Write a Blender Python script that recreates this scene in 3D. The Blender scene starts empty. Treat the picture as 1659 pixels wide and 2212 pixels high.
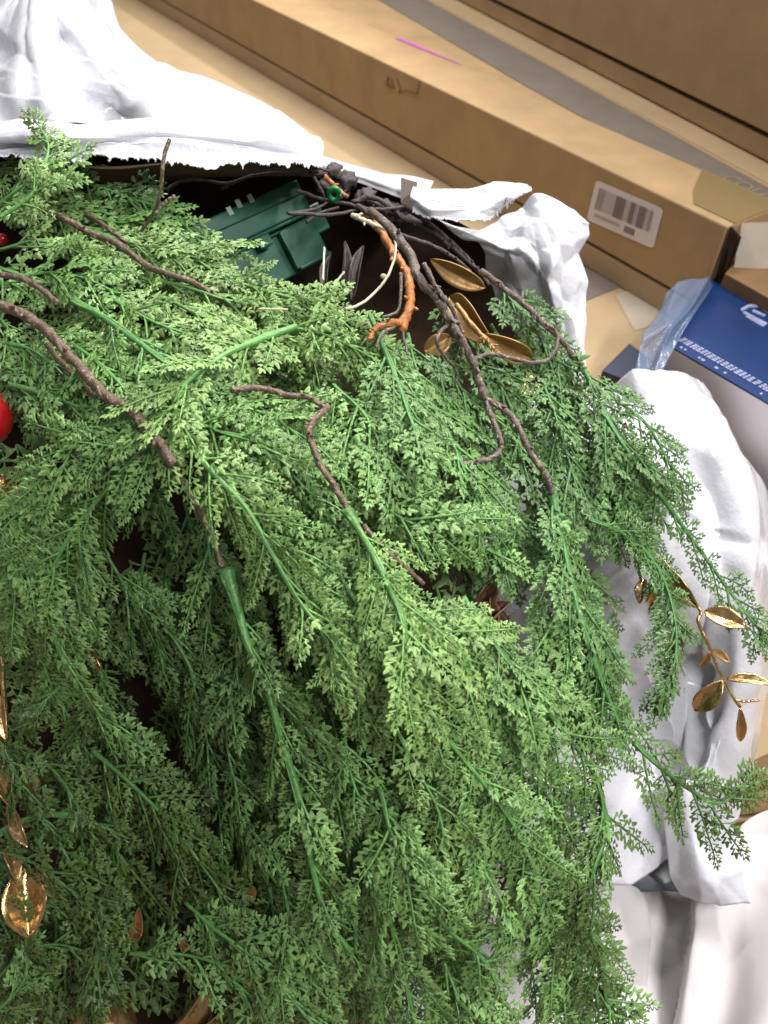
import bpy, math, random
import numpy as np
from mathutils import Vector, noise

R = np.random.RandomState(7)
random.seed(7)
scene = bpy.context.scene
COL = scene.collection

# ------------------------------------------------------------------ camera
PITCH = math.radians(47)
CAMZ = 1.0
F = 1597.6; CU, CV = 829.5, 1106.0
cam = bpy.data.objects.new("camera", bpy.data.cameras.new("camera"))
COL.objects.link(cam)
cam.location = (0, 0, CAMZ)
cam.rotation_euler = (math.radians(90) - PITCH, 0, 0)
cam.data.sensor_fit = 'VERTICAL'; cam.data.sensor_height = 36; cam.data.lens = 26
cam.data.clip_start = 0.02; cam.data.clip_end = 50
cam.data.dof.use_dof = True
cam.data.dof.focus_distance = 0.46
cam.data.dof.aperture_fstop = 9
scene.camera = cam

# ------------------------------------------------------------------ world, lamps, exposure
w = bpy.data.worlds.new("World"); scene.world = w; w.use_nodes = True
w.node_tree.nodes["Background"].inputs[0].default_value = (0.93, 0.95, 1.0, 1)
w.node_tree.nodes["Background"].inputs[1].default_value = 0.16

def lamp(loc, target, sx, sy, power, col):
    l = bpy.data.lights.new("ceiling_lamp", 'AREA'); l.shape = 'RECTANGLE'
    l.size = sx; l.size_y = sy; l.energy = power; l.color = col
    o = bpy.data.objects.new("ceiling_lamp", l); COL.objects.link(o)
    o.location = loc
    o.rotation_euler = (Vector(target) - Vector(loc)).to_track_quat('-Z', 'Y').to_euler()
    return o
lamp((1.2, 1.3, 2.5), (0.1, 0.4, 0.6), 1.3, 0.12, 46, (1, 0.97, 0.93))
lamp((0.0, 2.0, 2.6), (0.0, 0.5, 0.6), 1.3, 0.12, 30, (1, 0.97, 0.93))
lamp((1.1, -0.4, 2.5), (0.15, 0.2, 0.5), 1.3, 0.12, 36, (1, 0.98, 0.96))
lamp((-0.9, 1.6, 2.6), (0.0, 0.5, 0.6), 0.12, 1.3, 8, (1, 0.98, 0.96))
scene.view_settings.view_transform = 'Standard'
scene.view_settings.look = 'None'
scene.view_settings.exposure = 0.5
scene.view_settings.gamma = 1

# ------------------------------------------------------------------ geometry helpers
CP, SP = math.cos(PITCH), math.sin(PITCH)
def rays(u, v):
    r = (np.asarray(u, float) - CU) / F; up = -(np.asarray(v, float) - CV) / F
    return np.stack([r, CP + SP * up, -SP + CP * up], -1)
CAM = np.array([0, 0, CAMZ])
def P(u, v, d):
    return CAM + rays(u, v) * np.asarray(d, float)[..., None]
def on_z(u, v, z):
    r = rays(u, v); return CAM + r * ((z - CAMZ) / r[2])
def on_vplane(u, v, p0, p1):
    n = np.cross(np.array(p1) - np.array(p0), [0, 0, 1]); r = rays(u, v)
    return CAM + r * (np.dot(np.array(p0) - CAM, n) / np.dot(r, n))

def tag(o, label=None, cat=None, group=None, kind=None):
    if label: o['label'] = label
    if cat: o['category'] = cat
    if group: o['group'] = group
    if kind: o['kind'] = kind
    return o
def empty(name, loc, label, cat, group=None):
    o = bpy.data.objects.new(name, None); COL.objects.link(o)
    o.location = tuple(loc); o.empty_display_size = .02
    return tag(o, label, cat, group)
def link(name, me, mat, parent=None):
    o = bpy.data.objects.new(name, me); COL.objects.link(o)
    if mat: 
        if not me.materials: me.materials.append(mat)
    if parent:
        o.parent = parent
        if parent.parent is None: o.matrix_parent_inverse = parent.matrix_basis.inverted()   # parts keep world coordinates
    return o
def mesh_np(name, V, T, col=None, smooth=True):
    """V (n,3), T (m,k) with k 3 or 4"""
    V = np.ascontiguousarray(V, dtype=np.float32); T = np.ascontiguousarray(T, dtype=np.int32)
    me = bpy.data.meshes.new(name); k = T.shape[1]
    me.vertices.add(len(V)); me.vertices.foreach_set('co', V.ravel())
    me.loops.add(T.size); me.loops.foreach_set('vertex_index', T.ravel())
    me.polygons.add(len(T)); me.polygons.foreach_set('loop_start', np.arange(0, T.size, k, dtype=np.int32))
    me.polygons.foreach_set('use_smooth', np.full(len(T), smooth))
    if col is not None:
        a = me.color_attributes.new('tint', 'FLOAT_COLOR', 'POINT')
        c4 = np.ones((len(V), 4), np.float32); c4[:, :3] = col
        a.data.foreach_set('color', c4.ravel())
    me.update(calc_edges=True); me.validate()
    return me
class Acc:
    def __init__(s): s.V = []; s.T = []; s.C = []; s.n = 0
    def add(s, V, T, C=None):
        s.V.append(V); s.T.append(T + s.n); s.n += len(V)
        s.C.append(np.tile(np.array(C if C is not None else (1, 1, 1), float), (len(V), 1)) if C is None or np.ndim(C) == 1 else C)
    def mesh(s, name, smooth=True):
        return mesh_np(name, np.concatenate(s.V), np.concatenate(s.T), np.concatenate(s.C), smooth)
def catmull(pts, n):
    pts = np.asarray(pts, float)
    if len(pts) == 2:
        t = np.linspace(0, 1, n)[:, None]; return pts[0] * (1 - t) + pts[1] * t
    Q = np.vstack([2 * pts[0] - pts[1], pts, 2 * pts[-1] - pts[-2]])
    t = np.linspace(0, len(pts) - 1 - 1e-9, n); i = t.astype(int); f = (t - i)[:, None]
    p0, p1, p2, p3 = Q[i], Q[i + 1], Q[i + 2], Q[i + 3]
    return .5 * (2 * p1 + (p2 - p0) * f + (2 * p0 - 5 * p1 + 4 * p2 - p3) * f ** 2 + (3 * p1 - p0 - 3 * p2 + p3) * f ** 3)
def frames(pts, up=None):
    T = np.gradient(pts, axis=0); T /= np.linalg.norm(T, axis=1)[:, None] + 1e-12
    if up is None: up = np.array([0.03, -0.6, 0.8])
    N = up - T * (T @ up)[:, None] if np.ndim(up) == 1 else up - T * np.sum(T * up, 1)[:, None]
    N /= np.linalg.norm(N, axis=1)[:, None] + 1e-12
    return T, N, np.cross(T, N)
def tube(pts, rad, k=7, flat=1.0):
    pts = np.asarray(pts); n = len(pts); rad = np.broadcast_to(rad, n)
    T, N, B = frames(pts)
    a = np.arange(k) / k * 2 * np.pi
    V = (pts[:, None] + rad[:, None, None] * (np.cos(a)[None, :, None] * B[:, None] + flat * np.sin(a)[None, :, None] * N[:, None])).reshape(-1, 3)
    i = np.arange(n - 1)[:, None] * k; j = np.arange(k)[None]; j2 = (j + 1) % k
    A, Bq, Cq, D = i + j, i + j2, i + k + j2, i + k + j
    Tr = np.stack([np.stack([A, Bq, Cq], -1), np.stack([A, Cq, D], -1)], 2).reshape(-1, 3)
    V = np.vstack([V, pts[0], pts[-1]])
    c0, c1 = n * k, n * k + 1; jj = np.arange(k)
    cap = np.vstack([np.stack([np.full(k, c0), (jj + 1) % k, jj], 1), np.stack([np.full(k, c1), (n - 1) * k + jj, (n - 1) * k + (jj + 1) % k], 1)])
    return V, np.vstack([Tr, cap])

# ------------------------------------------------------------------ materials
def mat(name, col, rough=.5, metal=0, **kw):
    m = bpy.data.materials.new(name); m.use_nodes = True
    nt = m.node_tree; b = nt.nodes['Principled BSDF']
    b.inputs['Base Color'].default_value = (*col, 1); b.inputs['Roughness'].default_value = rough
    b.inputs['Metallic'].default_value = metal
    co = nt.nodes.new('ShaderNodeTexCoord')
    def noise_(scale, detail=4, rgh=.6, vec=None):
        n = nt.nodes.new('ShaderNodeTexNoise'); n.inputs['Scale'].default_value = scale
        n.inputs['Detail'].default_value = detail; n.inputs['Roughness'].default_value = rgh
        nt.links.new(vec or co.outputs['Object'], n.inputs['Vector']); return n
    csrc = None
    if kw.get('attr'):
        a = nt.nodes.new('ShaderNodeAttribute'); a.attribute_name = 'tint'; csrc = a.outputs['Color']
    if kw.get('var'):
        sc, amt = kw['var']
        n = noise_(sc, 5)
        mr = nt.nodes.new('ShaderNodeMapRange'); mr.inputs[1].default_value = .3; mr.inputs[2].default_value = .7
        mr.inputs[3].default_value = 1 - amt; mr.inputs[4].default_value = 1 + amt
        nt.links.new(n.outputs['Fac'], mr.inputs[0])
        mx = nt.nodes.new('ShaderNodeVectorMath'); mx.operation = 'SCALE'
        if csrc: nt.links.new(csrc, mx.inputs[0])
        else: mx.inputs[0].default_value = col
        nt.links.new(mr.outputs[0], mx.inputs['Scale']); csrc = mx.outputs[0]
    if kw.get('specks'):
        sc, thr, c2 = kw['specks']
        n = noise_(sc, 2)
        mr = nt.nodes.new('ShaderNodeMapRange'); mr.inputs[1].default_value = thr; mr.inputs[2].default_value = thr + .05
        nt.links.new(n.outputs['Fac'], mr.inputs[0])
        mx = nt.nodes.new('ShaderNodeMix'); mx.data_type = 'RGBA'
        nt.links.new(mr.outputs[0], mx.inputs[0])
        if csrc: nt.links.new(csrc, mx.inputs[6])
        else: mx.inputs[6].default_value = (*col, 1)
        mx.inputs[7].default_value = (*c2, 1); csrc = mx.outputs[2]
    if csrc: nt.links.new(csrc, b.inputs['Base Color'])
    if kw.get('bump'):
        sc, st = kw['bump'][:2]
        n = noise_(sc, 4, .65)
        bp = nt.nodes.new('ShaderNodeBump'); bp.inputs['Strength'].default_value = st
        bp.inputs['Distance'].default_value = kw['bump'][2] if len(kw['bump']) > 2 else .001
        nt.links.new(n.outputs['Fac'], bp.inputs['Height']); nt.links.new(bp.outputs[0], b.inputs['Normal'])
    if kw.get('rvar'):
        n = noise_(kw['rvar'][0], 3)
        mr = nt.nodes.new('ShaderNodeMapRange'); mr.inputs[1].default_value = .35; mr.inputs[2].default_value = .65
        mr.inputs[3].default_value = kw['rvar'][1]; mr.inputs[4].default_value = kw['rvar'][2]
        nt.links.new(n.outputs['Fac'], mr.inputs[0]); nt.links.new(mr.outputs[0], b.inputs['Roughness'])
    if kw.get('coat'): b.inputs['Coat Weight'].default_value = kw['coat']; b.inputs['Coat Roughness'].default_value = .15
    if kw.get('spec') is not None: b.inputs['Specular IOR Level'].default_value = kw['spec']
    if kw.get('alpha'): b.inputs['Alpha'].default_value = kw['alpha']
    if kw.get('sss'):
        b.inputs['Subsurface Weight'].default_value = kw['sss']; b.inputs['Subsurface Radius'].default_value = (.004, .004, .0045)
        b.inputs['Subsurface Scale'].default_value = 1
    return m
M_leaf = mat('cedar_plastic', (.1, .25, .08), .3, attr=1, var=(260, .2), bump=(600, .8, .0010), rvar=(400, .06, .30))
M_stem = mat('green_stem_plastic', (.1, .25, .08), .3, attr=1, var=(200, .25), bump=(500, .6, .0008), rvar=(400, .18, .45))
M_twig = mat('brown_twig_plastic', (.14, .075, .05), .32, attr=1, var=(150, .35), specks=(420, .60, (.36, .27, .20)), bump=(420, .9, .0012), rvar=(300, .2, .5))  # pale tan specks paint highlights into the bark colour
M_dark = mat('dark_twig', (.055, .04, .04), .6, var=(200, .4), bump=(500, .8, .001))
M_bag = mat('white_poly_film', (.60, .60, .65), .2, bump=(38, .5, .0032), rvar=(12, .10, .28), coat=.4)
M_cloth = mat('white_matte_film', (.62, .585, .595), .6, bump=(25, .2, .002))
M_card = mat('cardboard', (.40, .265, .13), .75, var=(14, .13), bump=(350, .2, .0006))
M_card_lt = mat('cardboard_light', (.44, .315, .175), .75, var=(9, .08), bump=(350, .15, .0005))
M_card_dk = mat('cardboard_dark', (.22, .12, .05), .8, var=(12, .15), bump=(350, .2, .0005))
M_inside = mat('shade_brown_cardboard', (.030, .018, .012), .95, var=(25, .3), bump=(60, .5, .002), spec=.1)  # near-black brown: shade of the bag interior put into the board colour
M_ink = mat('grey_print', (.17, .14, .115), .7, var=(20, .1))
M_inkb = mat('black_print', (.09, .08, .085), .7)
M_ink_tan = mat('tan_print', (.30, .22, .13), .7)
M_magenta = mat('magenta_marker', (.48, .10, .42), .7)
M_gap = mat('painted_gap_shade', (.05, .025, .012), .9)  # near-black brown that paints the shade in slits between cartons
M_label = mat('label_paper', (.72, .66, .66), .6, var=(30, .04))
M_bar = mat('label_ink', (.20, .16, .17), .7)
M_bar2 = mat('label_ink_faint', (.42, .37, .37), .7)
M_tape = mat('packing_tape', (.34, .25, .11), .3, coat=.3, alpha=.6)
M_clear = mat('clear_tape', (.75, .7, .6), .15, alpha=.35, bump=(60, .5, .002))
M_blue = mat('blue_print_board', (.008, .034, .135), .3, var=(8, .25))
M_bluew = mat('pale_blue_ink', (.28, .31, .48), .6, var=(60, .3))
M_whiteb = mat('white_board', (.80, .74, .77), .65, var=(8, .05))
M_film = mat('blue_clear_film', (.20, .27, .42), .15, alpha=.4, bump=(30, .5, .003))
M_navy = mat('navy_board', (.01, .02, .055), .4)
M_green = mat('green_case_plastic', (.012, .085, .052), .38, bump=(400, .2, .0004), var=(60, .15))
M_case_ink = mat('grey_case_print', (.35, .45, .42), .6)
M_gold = mat('gold_lacquer', (.56, .37, .17), .22, metal=.9, var=(120, .25), bump=(160, .5, .001), rvar=(150, .12, .42))
M_gold_m = mat('gold_matt', (.36, .21, .075), .42, metal=.45, var=(120, .2), bump=(160, .4, .001))
M_red = mat('red_gloss', (.42, .01, .012), .18, coat=.5)
M_orange = mat('orange_brown_wrap', (.36, .13, .03), .5, var=(110, .3), bump=(260, .7, .001), coat=.2)
M_wire = mat('cream_wire', (.62, .56, .40), .4, var=(120, .2))
M_gwire = mat('green_wire_tie', (.01, .22, .07), .3)
M_strap = mat('taupe_tape', (.17, .13, .11), .35, coat=.3, alpha=.9)
M_dry = mat('dry_brown_petal', (.20, .10, .06), .6, var=(90, .45), bump=(200, .8, .001))
M_floor = mat('floor_board', (.24, .14, .075), .7, var=(6, .2))

# ------------------------------------------------------------------ sheets of film
def worley2(p, seeds):
    return ((p[:, None] - seeds[None]) ** 2).sum(-1).min(1)
def crumple(S, T, n, seed):
    r = np.random.RandomState(seed); p = np.stack([S.ravel(), T.ravel()], 1)
    a = r.rand(n, 2) * 1.3 - .15; b = r.rand(n, 2) * 1.3 - .15
    h = worley2(p, a) - worley2(p, b)
    return (h / (h.std() + 1e-9)).reshape(S.shape)
def grid_tris(n, m):
    i = np.arange(n - 1)[:, None] * m + np.arange(m - 1)[None]
    return np.stack([i, i + 1, i + m + 1, i + m], -1).reshape(-1, 4)
def sheet(name, rows, m, parent=None, n=(90, 110), folds=((14, .003), (45, .0012)), seed=1, rag=0, fn=None, thick=.0007, soft=1, label=None, world=None):
    rows = np.array(rows, float); nr, nc = rows.shape[:2]
    a = np.stack([catmull(rows[i], n[1]) for i in range(nr)])
    g = np.stack([catmull(a[:, j], n[0]) for j in range(n[1])], 1)
    S, T = np.meshgrid(np.linspace(0, 1, n[1]), np.linspace(0, 1, n[0]))
    if rag:
        rr = np.random.RandomState(seed + 50); x = np.arange(n[1])
        prof = np.zeros(n[1])
        for fr, am in ((.23, .5), (.55, .7), (1.1, .5), (1.9, .35)):
            prof += am * np.sin(x * fr * 160 / n[1] + rr.rand() * 7 + 2 * np.sin(x * .11 * fr + rr.rand() * 6))
        prof += rr.randn(n[1]) * .45
        g[..., 1] += rag * prof[None] * np.clip((T - .85) / .15, 0, 1)
    if fn is not None: g[..., 2] += fn(g[..., 0], g[..., 1])
    W = P(g[..., 0], g[..., 1], g[..., 2])
    dx = np.gradient(W, axis=1); dy = np.gradient(W, axis=0)
    N = np.cross(dx, dy); N /= np.linalg.norm(N, axis=-1)[..., None] + 1e-9
    h = sum(crumple(S, T, k, seed + q) * am for q, (k, am) in enumerate(folds)) if folds else np.zeros_like(S)
    for _ in range(soft):
        h[1:-1, 1:-1] = (h[1:-1, 1:-1] * 2 + h[:-2, 1:-1] + h[2:, 1:-1] + h[1:-1, :-2] + h[1:-1, 2:]) / 6
    W = W + N * h[..., None]
    me = mesh_np(name, W.reshape(-1, 3), grid_tris(*n))
    o = link(name, me, m, parent)
    sm = o.modifiers.new('thickness', 'SOLIDIFY'); sm.thickness = thick; sm.offset = 0
    if label: o['label'] = label
    return o

# ------------------------------------------------------------------ box helpers
def prism(name, poly, z0, z1, m, parent=None, bev=.0015):
    poly = [np.array(p[:2], float) for p in poly]; n = len(poly)
    ar = sum(poly[i][0] * poly[(i + 1) % n][1] - poly[(i + 1) % n][0] * poly[i][1] for i in range(n))
    if ar < 0: poly = poly[::-1]
    V = [(p[0], p[1], z0) for p in poly] + [(p[0], p[1], z1) for p in poly]
    Fs = [tuple(range(n))[::-1], tuple(range(n, 2 * n))] + [(i, (i + 1) % n, n + (i + 1) % n, n + i) for i in range(n)]
    me = bpy.data.meshes.new(name); me.from_pydata(V, [], Fs); me.update()
    o = link(name, me, m, parent)
    if bev:
        b = o.modifiers.new('bevel', 'BEVEL'); b.width = bev; b.segments = 2
    return o
def plate(name, pts, nrm, th, m, parent=None):
    """thin plate: pts (k,3) planar polygon, pushed th along nrm from there"""
    pts = np.array(pts, float); nrm = np.array(nrm, float); k = len(pts)
    V = np.vstack([pts, pts + nrm * th])
    Fs = [tuple(range(k))[::-1], tuple(range(k, 2 * k))] + [(i, (i + 1) % k, k + (i + 1) % k, k + i) for i in range(k)]
    me = bpy.data.meshes.new(name); me.from_pydata(V.tolist(), [], Fs); me.update()
    return link(name, me, m, parent)

# =================================================================== SETTING
fl = prism('floor', [(-2.5, -1.5), (3, -1.5), (3, 4), (-2.5, 4)], .20, .25, M_floor, bev=0); tag(fl, kind='structure')

az = math.radians(34.8)
D1 = np.array([-math.sin(az), math.cos(az), 0]); D2 = np.array([math.cos(az), math.sin(az), 0])
ZA = .64
CA = on_z(1571, 490, ZA)
pf = on_z(745, 94, ZA)                     # a second point of the front edge
D1 = (pf - CA); D1[2] = 0; D1 /= np.linalg.norm(D1); D2 = np.array([D1[1], -D1[0], 0])
wA = float(np.dot(on_z(1200, 228, ZA) - CA, D2))
hb = on_vplane(1400, 596, CA, CA + D1)[2]    # bottom of its front face
def carton(name, label, c, d1, d2, L, W, z0, z1, m, seam=True, group=None):
    t = empty(name, (c[0], c[1], z0), label, 'carton', group)
    q = [c, c + d1 * L, c + d1 * L + d2 * W, c + d2 * W]
    prism('body', q, z0, z1, m, t, .002)
    if seam:
        s = c + d2 * W * .5
        plate('flap_seam', [np.array([*(s + d2 * e + d1 * a)[:2], z1 + .0004]) for e, a in ((-.0009, .0), (.0009, .0), (.0009, L), (-.0009, L))], (0, 0, 1), .0003, M_card_dk, t)
    return t
boxA = carton('long_carton', 'long cardboard carton with white barcode sticker near its right end', CA, D1, D2, 1.9, wA, hb, ZA, M_card, False)
NF = -D2                                     # outward normal of the front face
def front(u, v, off=.0006): return on_vplane(u, v, CA, CA + D1) + NF * off
# barcode sticker on the front
L4 = [front(1289, 388), front(1434, 451), front(1412, 537), front(1268, 474)]
def lab(s, t, off): 
    return (L4[0] * (1 - s) + L4[1] * s) * (1 - t) + (L4[3] * (1 - s) + L4[2] * s) * t + NF * off
rc = []
for (cx, cy, a0) in ((.94, .07, -90), (.94, .93, 0), (.06, .93, 90), (.06, .07, 180)):
    for k in range(5):
        a = math.radians(a0 + k * 22.5); rc.append(lab(cx + .06 * math.cos(a), cy + .07 * math.sin(a) * 1.0, 0))
sticker = plate('barcode_sticker', rc, NF, .0003, M_label, boxA)
def bars(name, spans, t0, t1, m):
    A = []; Fs = []
    for s0, s1 in spans:
        b = len(A); A += [lab(s0, t0, .0008), lab(s1, t0, .0008), lab(s1, t1, .0008), lab(s0, t1, .0008)]
        Fs.append((b, b + 1, b + 2, b + 3))
    me = bpy.data.meshes.new(name); me.from_pydata([tuple(a) for a in A], [], Fs); link(name, me, m, sticker)
rr = random.Random(3); sp = []
x = .08
dens = lambda x: .75 if (.34 < x < .48 or .56 < x < .64 or .69 < x < .79) else (.45 if x < .18 or .84 < x < .88 else .25)
while x < .90:
    wd = rr.choice((.008, .012, .016)); d = dens(x)
    sp.append((x, x + wd * d * 1.3)); x += wd * 1.35
bars('barcode', sp, .14, .66, M_bar)
bars('label_print', [(.10 + i * .025, .10 + i * .025 + .015) for i in range(16)], .76, .84, M_bar2)
bars('label_print', [(.56 + i * .026, .56 + i * .026 + .019) for i in range(6)], .74, .90, M_bar)
# faint printed mark: little carton sign with square frame
def fline(name, pts, wd, m, par):
    ac = Acc(); q = np.array([front(u, v, .0006) for u, v in pts]); V, T = tube(catmull(q, max(2, len(q))), wd, 4); ac.add(V, T); return link(name, ac.mesh(name, False), m, par)
fline('printed_mark', [(840, 166), (836, 184), (852, 190), (846, 172)], .0022, M_card_dk, boxA)
fline('printed_mark', [(858, 170), (866, 192), (862, 200), (880, 196), (902, 203), (907, 172)], .0011, M_card_dk, boxA)
# magenta marker line along the back edge, tape round the end
zt = np.array([0, 0, 1.])
def top(u, v, off=.0006, z=ZA): return on_z(u, v, z) + zt * off
bk = lambda u, e: CA + D2 * (wA - e) + D1 * np.dot(on_z(u[0], u[1], ZA) - CA, D1) + zt * .0006
plate('marker_line', [bk((872, 80), .001), bk((872, 80), .010), bk((905, 95), .009), bk((945, 118), .007), bk((1000, 142), .002), bk((1000, 142), .001)], zt, .0004, M_magenta, boxA)
e0 = .055
plate('brown_tape', [CA + D1 * e0 * 1.4 + D2 * wA * .40 + zt * .0007, CA + D1 * e0 + D2 * .012 + zt * .0007, CA + D1 * .0 + D2 * .012 + zt * .0007, CA + D2 * wA * .98 + zt * .0007, CA + D1 * e0 * 2 + D2 * wA * .98 + zt * .0007], zt, .0004, M_tape, boxA)
plate('open_flap', [CA - D1 * .002 + D2 * .002, CA - D1 * .012 + D2 * .01 - zt * .01, CA - D1 * .02 - zt * .075, CA - D1 * .006 - zt * .079 + D2 * .002], D2, .003, M_inside, boxA)
plate('clear_tape_end', [CA - D1 * .003 + D2 * .02, CA - D1 * .02 + D2 * .05, CA - D1 * .05 + D2 * .03 - zt * .06, CA - D1 * .03 + D2 * .0 - zt * .07], D2, .0004, M_clear, boxA)
# flat carton below it, flush
gapz = .0035
z2 = hb - gapz; z3 = on_vplane(1130, 497, CA, CA + D1)[2]
z3 = min(z3, z2 - .016)
pA = carton('flat_carton', 'thin flat cardboard carton lying under the long barcode carton', CA + D1 * .0 - NF * .001, D1, D2, 1.9, wA, z3, z2, M_card_lt, False)
dk = prism('gap_shade_strip', [CA + D2 * .004, CA + D1 * 1.88 + D2 * .004, CA + D1 * 1.88 + D2 * (wA - .004), CA + D2 * (wA - .004)], z2, hb, M_gap, pA, 0)  # dark filler painting the shade under the long carton
# wide carton underneath, whose top is seen
cC = CA - D1 * .09 - D2 * .26
boxC = carton('wide_carton', 'wide taped cardboard carton under the flat carton with black print on its top', cC, D1, D2, 2.0, .60, .25, z3 - .0006, M_card_lt, False)
ztop = z3
plate('black_print', [on_z(u, v, ztop) + zt * .0004 for u, v in ((1225, 557), (1262, 576), (1342, 619), (1262, 651), (1225, 655))], zt, .0003, M_ink, boxC)
plate('clear_tape', [on_z(u, v, ztop) + zt * .0005 for u, v in ((1330, 640), (1395, 610), (1440, 640), (1420, 700), (1370, 715))], zt, .0003, M_clear, boxC)
# cartons behind: printed carton, ledge carton, two stacked faces
ZB = ZA - .012
def line_z(a, b, z):
    p, q = on_z(*a, z), on_z(*b, z); d = (p - q); d /= np.linalg.norm(d); return q, d     # q = right end, d to the far left
qB, dB = line_z((938, 5), (1659, 396), ZB)                     # thin gap line
nB = np.array([dB[1], -dB[0], 0])
boxB = empty('printed_carton', (*qB[:2], .25), 'cardboard carton behind the long one with a wide grey printed stripe on its top', 'carton')
bA = CA + D2 * (wA + .002)
prism('body', [bA - D1 * .16, bA + D1 * 1.9, qB + dB * 2.2, qB - dB * .25], .25, ZB, M_card, boxB, .0015)
def topB(u, v, off=.0006): return on_z(u, v, ZB) + zt * off
def ext(a, b, k):   # extend the segment a-b beyond both ends
    a, b = np.array(a, float), np.array(b, float); d = b - a; return a - d * k[0], b + d * k[1]
g0, g1 = ext((1020, 124), (1430, 330), (.6, .45)); h0, h1 = ext((1027, 52), (1600, 372), (.28, .12))
g0 = np.array((800, -10)); 
plate('grey_stripe', [topB(*g0), topB(1131, 184), topB(1428, 348), topB(1700, 484), topB(1700, 430), topB(1175, 138), topB(900, -10)], zt, .0004, M_ink, boxB)
# lettering on the stripe
cu = bpy.data.curves.new('lettering', 'FONT'); cu.body = "COLOR"; cu.size = 1; cu.extrude = 0.0
tmp = bpy.data.objects.new('lettering_tmp', cu); COL.objects.link(tmp)
bpy.context.view_layer.update()
me = bpy.data.meshes.new_from_object(tmp.evaluated_get(bpy.context.evaluated_depsgraph_get())); bpy.data.objects.remove(tmp)
q0 = topB(1550, 388, .0016); q1 = topB(1662, 446, .0016); ex = (q1 - q0); Lx = np.linalg.norm(ex); ex /= Lx; ey = np.cross(zt, ex)
wmax = max(v.co.x for v in me.vertices)
for v in me.vertices:
    p = q0 + ex * v.co.x / wmax * Lx * 1.15 + ey * (v.co.y * .030 + .001); v.co = p
o = link('lettering', me, M_ink_tan, boxB)
# ledge carton beyond the gap
qF, dF = line_z((1020, 17), (1659, 352), ZB)
boxD = carton('ledge_carton', 'pale cardboard carton top between the grey stripe and the tall cartons', qB - dB * .2 + nB * .003, dB, nB, 2.6, .5, .25, ZB - .001, M_card_lt, False)
pq0, pq1 = qF, qF + dF
ztF = on_vplane(1351, 140, pq0, pq1)[2]
nF_ = np.array([dF[1], -dF[0], 0])
boxF = carton('lower_stacked_carton', 'cardboard carton under the topmost big carton at upper right', qF - dF * .3, dF, nF_, 2.6, .4, ZB + .0005, ztF - .004, M_card, False)
boxE = carton('big_carton', 'largest cardboard carton filling the upper right corner, on top of the stack', qF - dF * .3 - nF_ * .002, dF, nF_, 1.05, .4, ztF + .002, ztF + .45, M_card, False)
boxE2 = carton('far_carton', 'far cardboard carton at the top edge, left of the biggest carton', qF + dF * .765 + nF_ * .01, dF, nF_, 1.4, .4, ztF + .002, ztF + .45, M_card, False)
prism('gap_shade_strip', [qF - dF * .29 + nF_ * .006, qF + dF * 2.2 + nF_ * .006, qF + dF * 2.2 + nF_ * .39, qF - dF * .29 + nF_ * .39], ztF - .004, ztF + .002, M_gap, boxF, 0)  # dark filler painting the shade below the big carton
# carton to the right of the long one
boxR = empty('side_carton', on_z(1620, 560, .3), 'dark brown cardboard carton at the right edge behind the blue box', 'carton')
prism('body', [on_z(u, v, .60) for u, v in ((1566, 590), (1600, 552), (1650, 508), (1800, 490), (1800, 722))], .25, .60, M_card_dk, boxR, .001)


# ------------------------------------------------------------------ blue printed box
ZU = .585
bb = empty('blue_box', on_z(1430, 735, .5), 'shiny blue printed box with white sides, wrapped in clear film at right', 'box')
bp = [on_z(u, v, ZU) for u, v in ((1425, 733), (1490, 650), (1535, 603), (1800, 730), (1800, 952))]
prism('body', bp, .47, ZU - .002, M_whiteb, bb, .001)
prism('blue_top', bp, ZU - .0018, ZU, M_blue, bb, 0)
eb0, eb1 = bp[0], bp[4]; eu = eb1 - eb0; eu /= np.linalg.norm(eu); en = np.array([-eu[1], eu[0], 0])
if np.dot(en, bp[2] - bp[0]) < 0: en = -en
rr = random.Random(5); ac = Acc()
def quad(ac, o, a, b, w_, h_, off):
    V = np.array([o, o + a * w_, o + a * w_ + b * h_, o + b * h_]) + zt * off; ac.add(V, np.array([[0, 1, 2], [0, 2, 3]]))
x = .012
while x < .20:
    wdt = rr.uniform(.002, .0055)
    for r_ in range(3): quad(ac, eb0 + eu * (x + r_ * .0004) + en * (.0125 + r_ * .0032), eu, en, wdt * rr.uniform(.75, 1), .0024, .0006)
    if rr.random() < .25: quad(ac, eb0 + eu * x + en * .004, eu, en, wdt * .7, .003, .0006)
    x += wdt + rr.choice((.0006, .0006, .0016))
link('small_print', ac.mesh('small_print', False), M_bluew, bb)
ac = Acc()
lo = None
for k, (a, b) in enumerate((((1600, 672), (1618, 662)), ((1618, 662), (1640, 664)), ((1640, 664), (1665, 680)), ((1606, 676), (1655, 702)), ((1612, 684), (1650, 706)), ((1625, 672), (1652, 684)))):
    V, T = tube(catmull([on_z(*a, ZU) + zt * .001, on_z(*b, ZU) + zt * .001], 2), .0016, 4, .3); ac.add(V, T)
link('pale_emblem', ac.mesh('pale_emblem', False), M_bluew, bb)
sheet('film_wrap', [[(1440, 630, .755), (1500, 600, .765), (1560, 596, .78)], [(1415, 690, .72), (1470, 672, .735), (1512, 660, .745)], [(1392, 740, .71), (1432, 738, .715), (1462, 742, .712)], [(1368, 812, .70), (1396, 815, .70), (1425, 812, .70)]],
      M_film, bb, (40, 30), ((10, .004),), 8, thick=.0002)
prism('navy_side', [on_z(u, v, .55) for u, v in ((1300, 800), (1360, 740), (1425, 790), (1400, 840))], .40, .55, M_navy, bb)
wb = empty('white_carton', on_z(1600, 1000, .4), 'plain pinkish white carton below the blue box at the right edge', 'carton')
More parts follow.
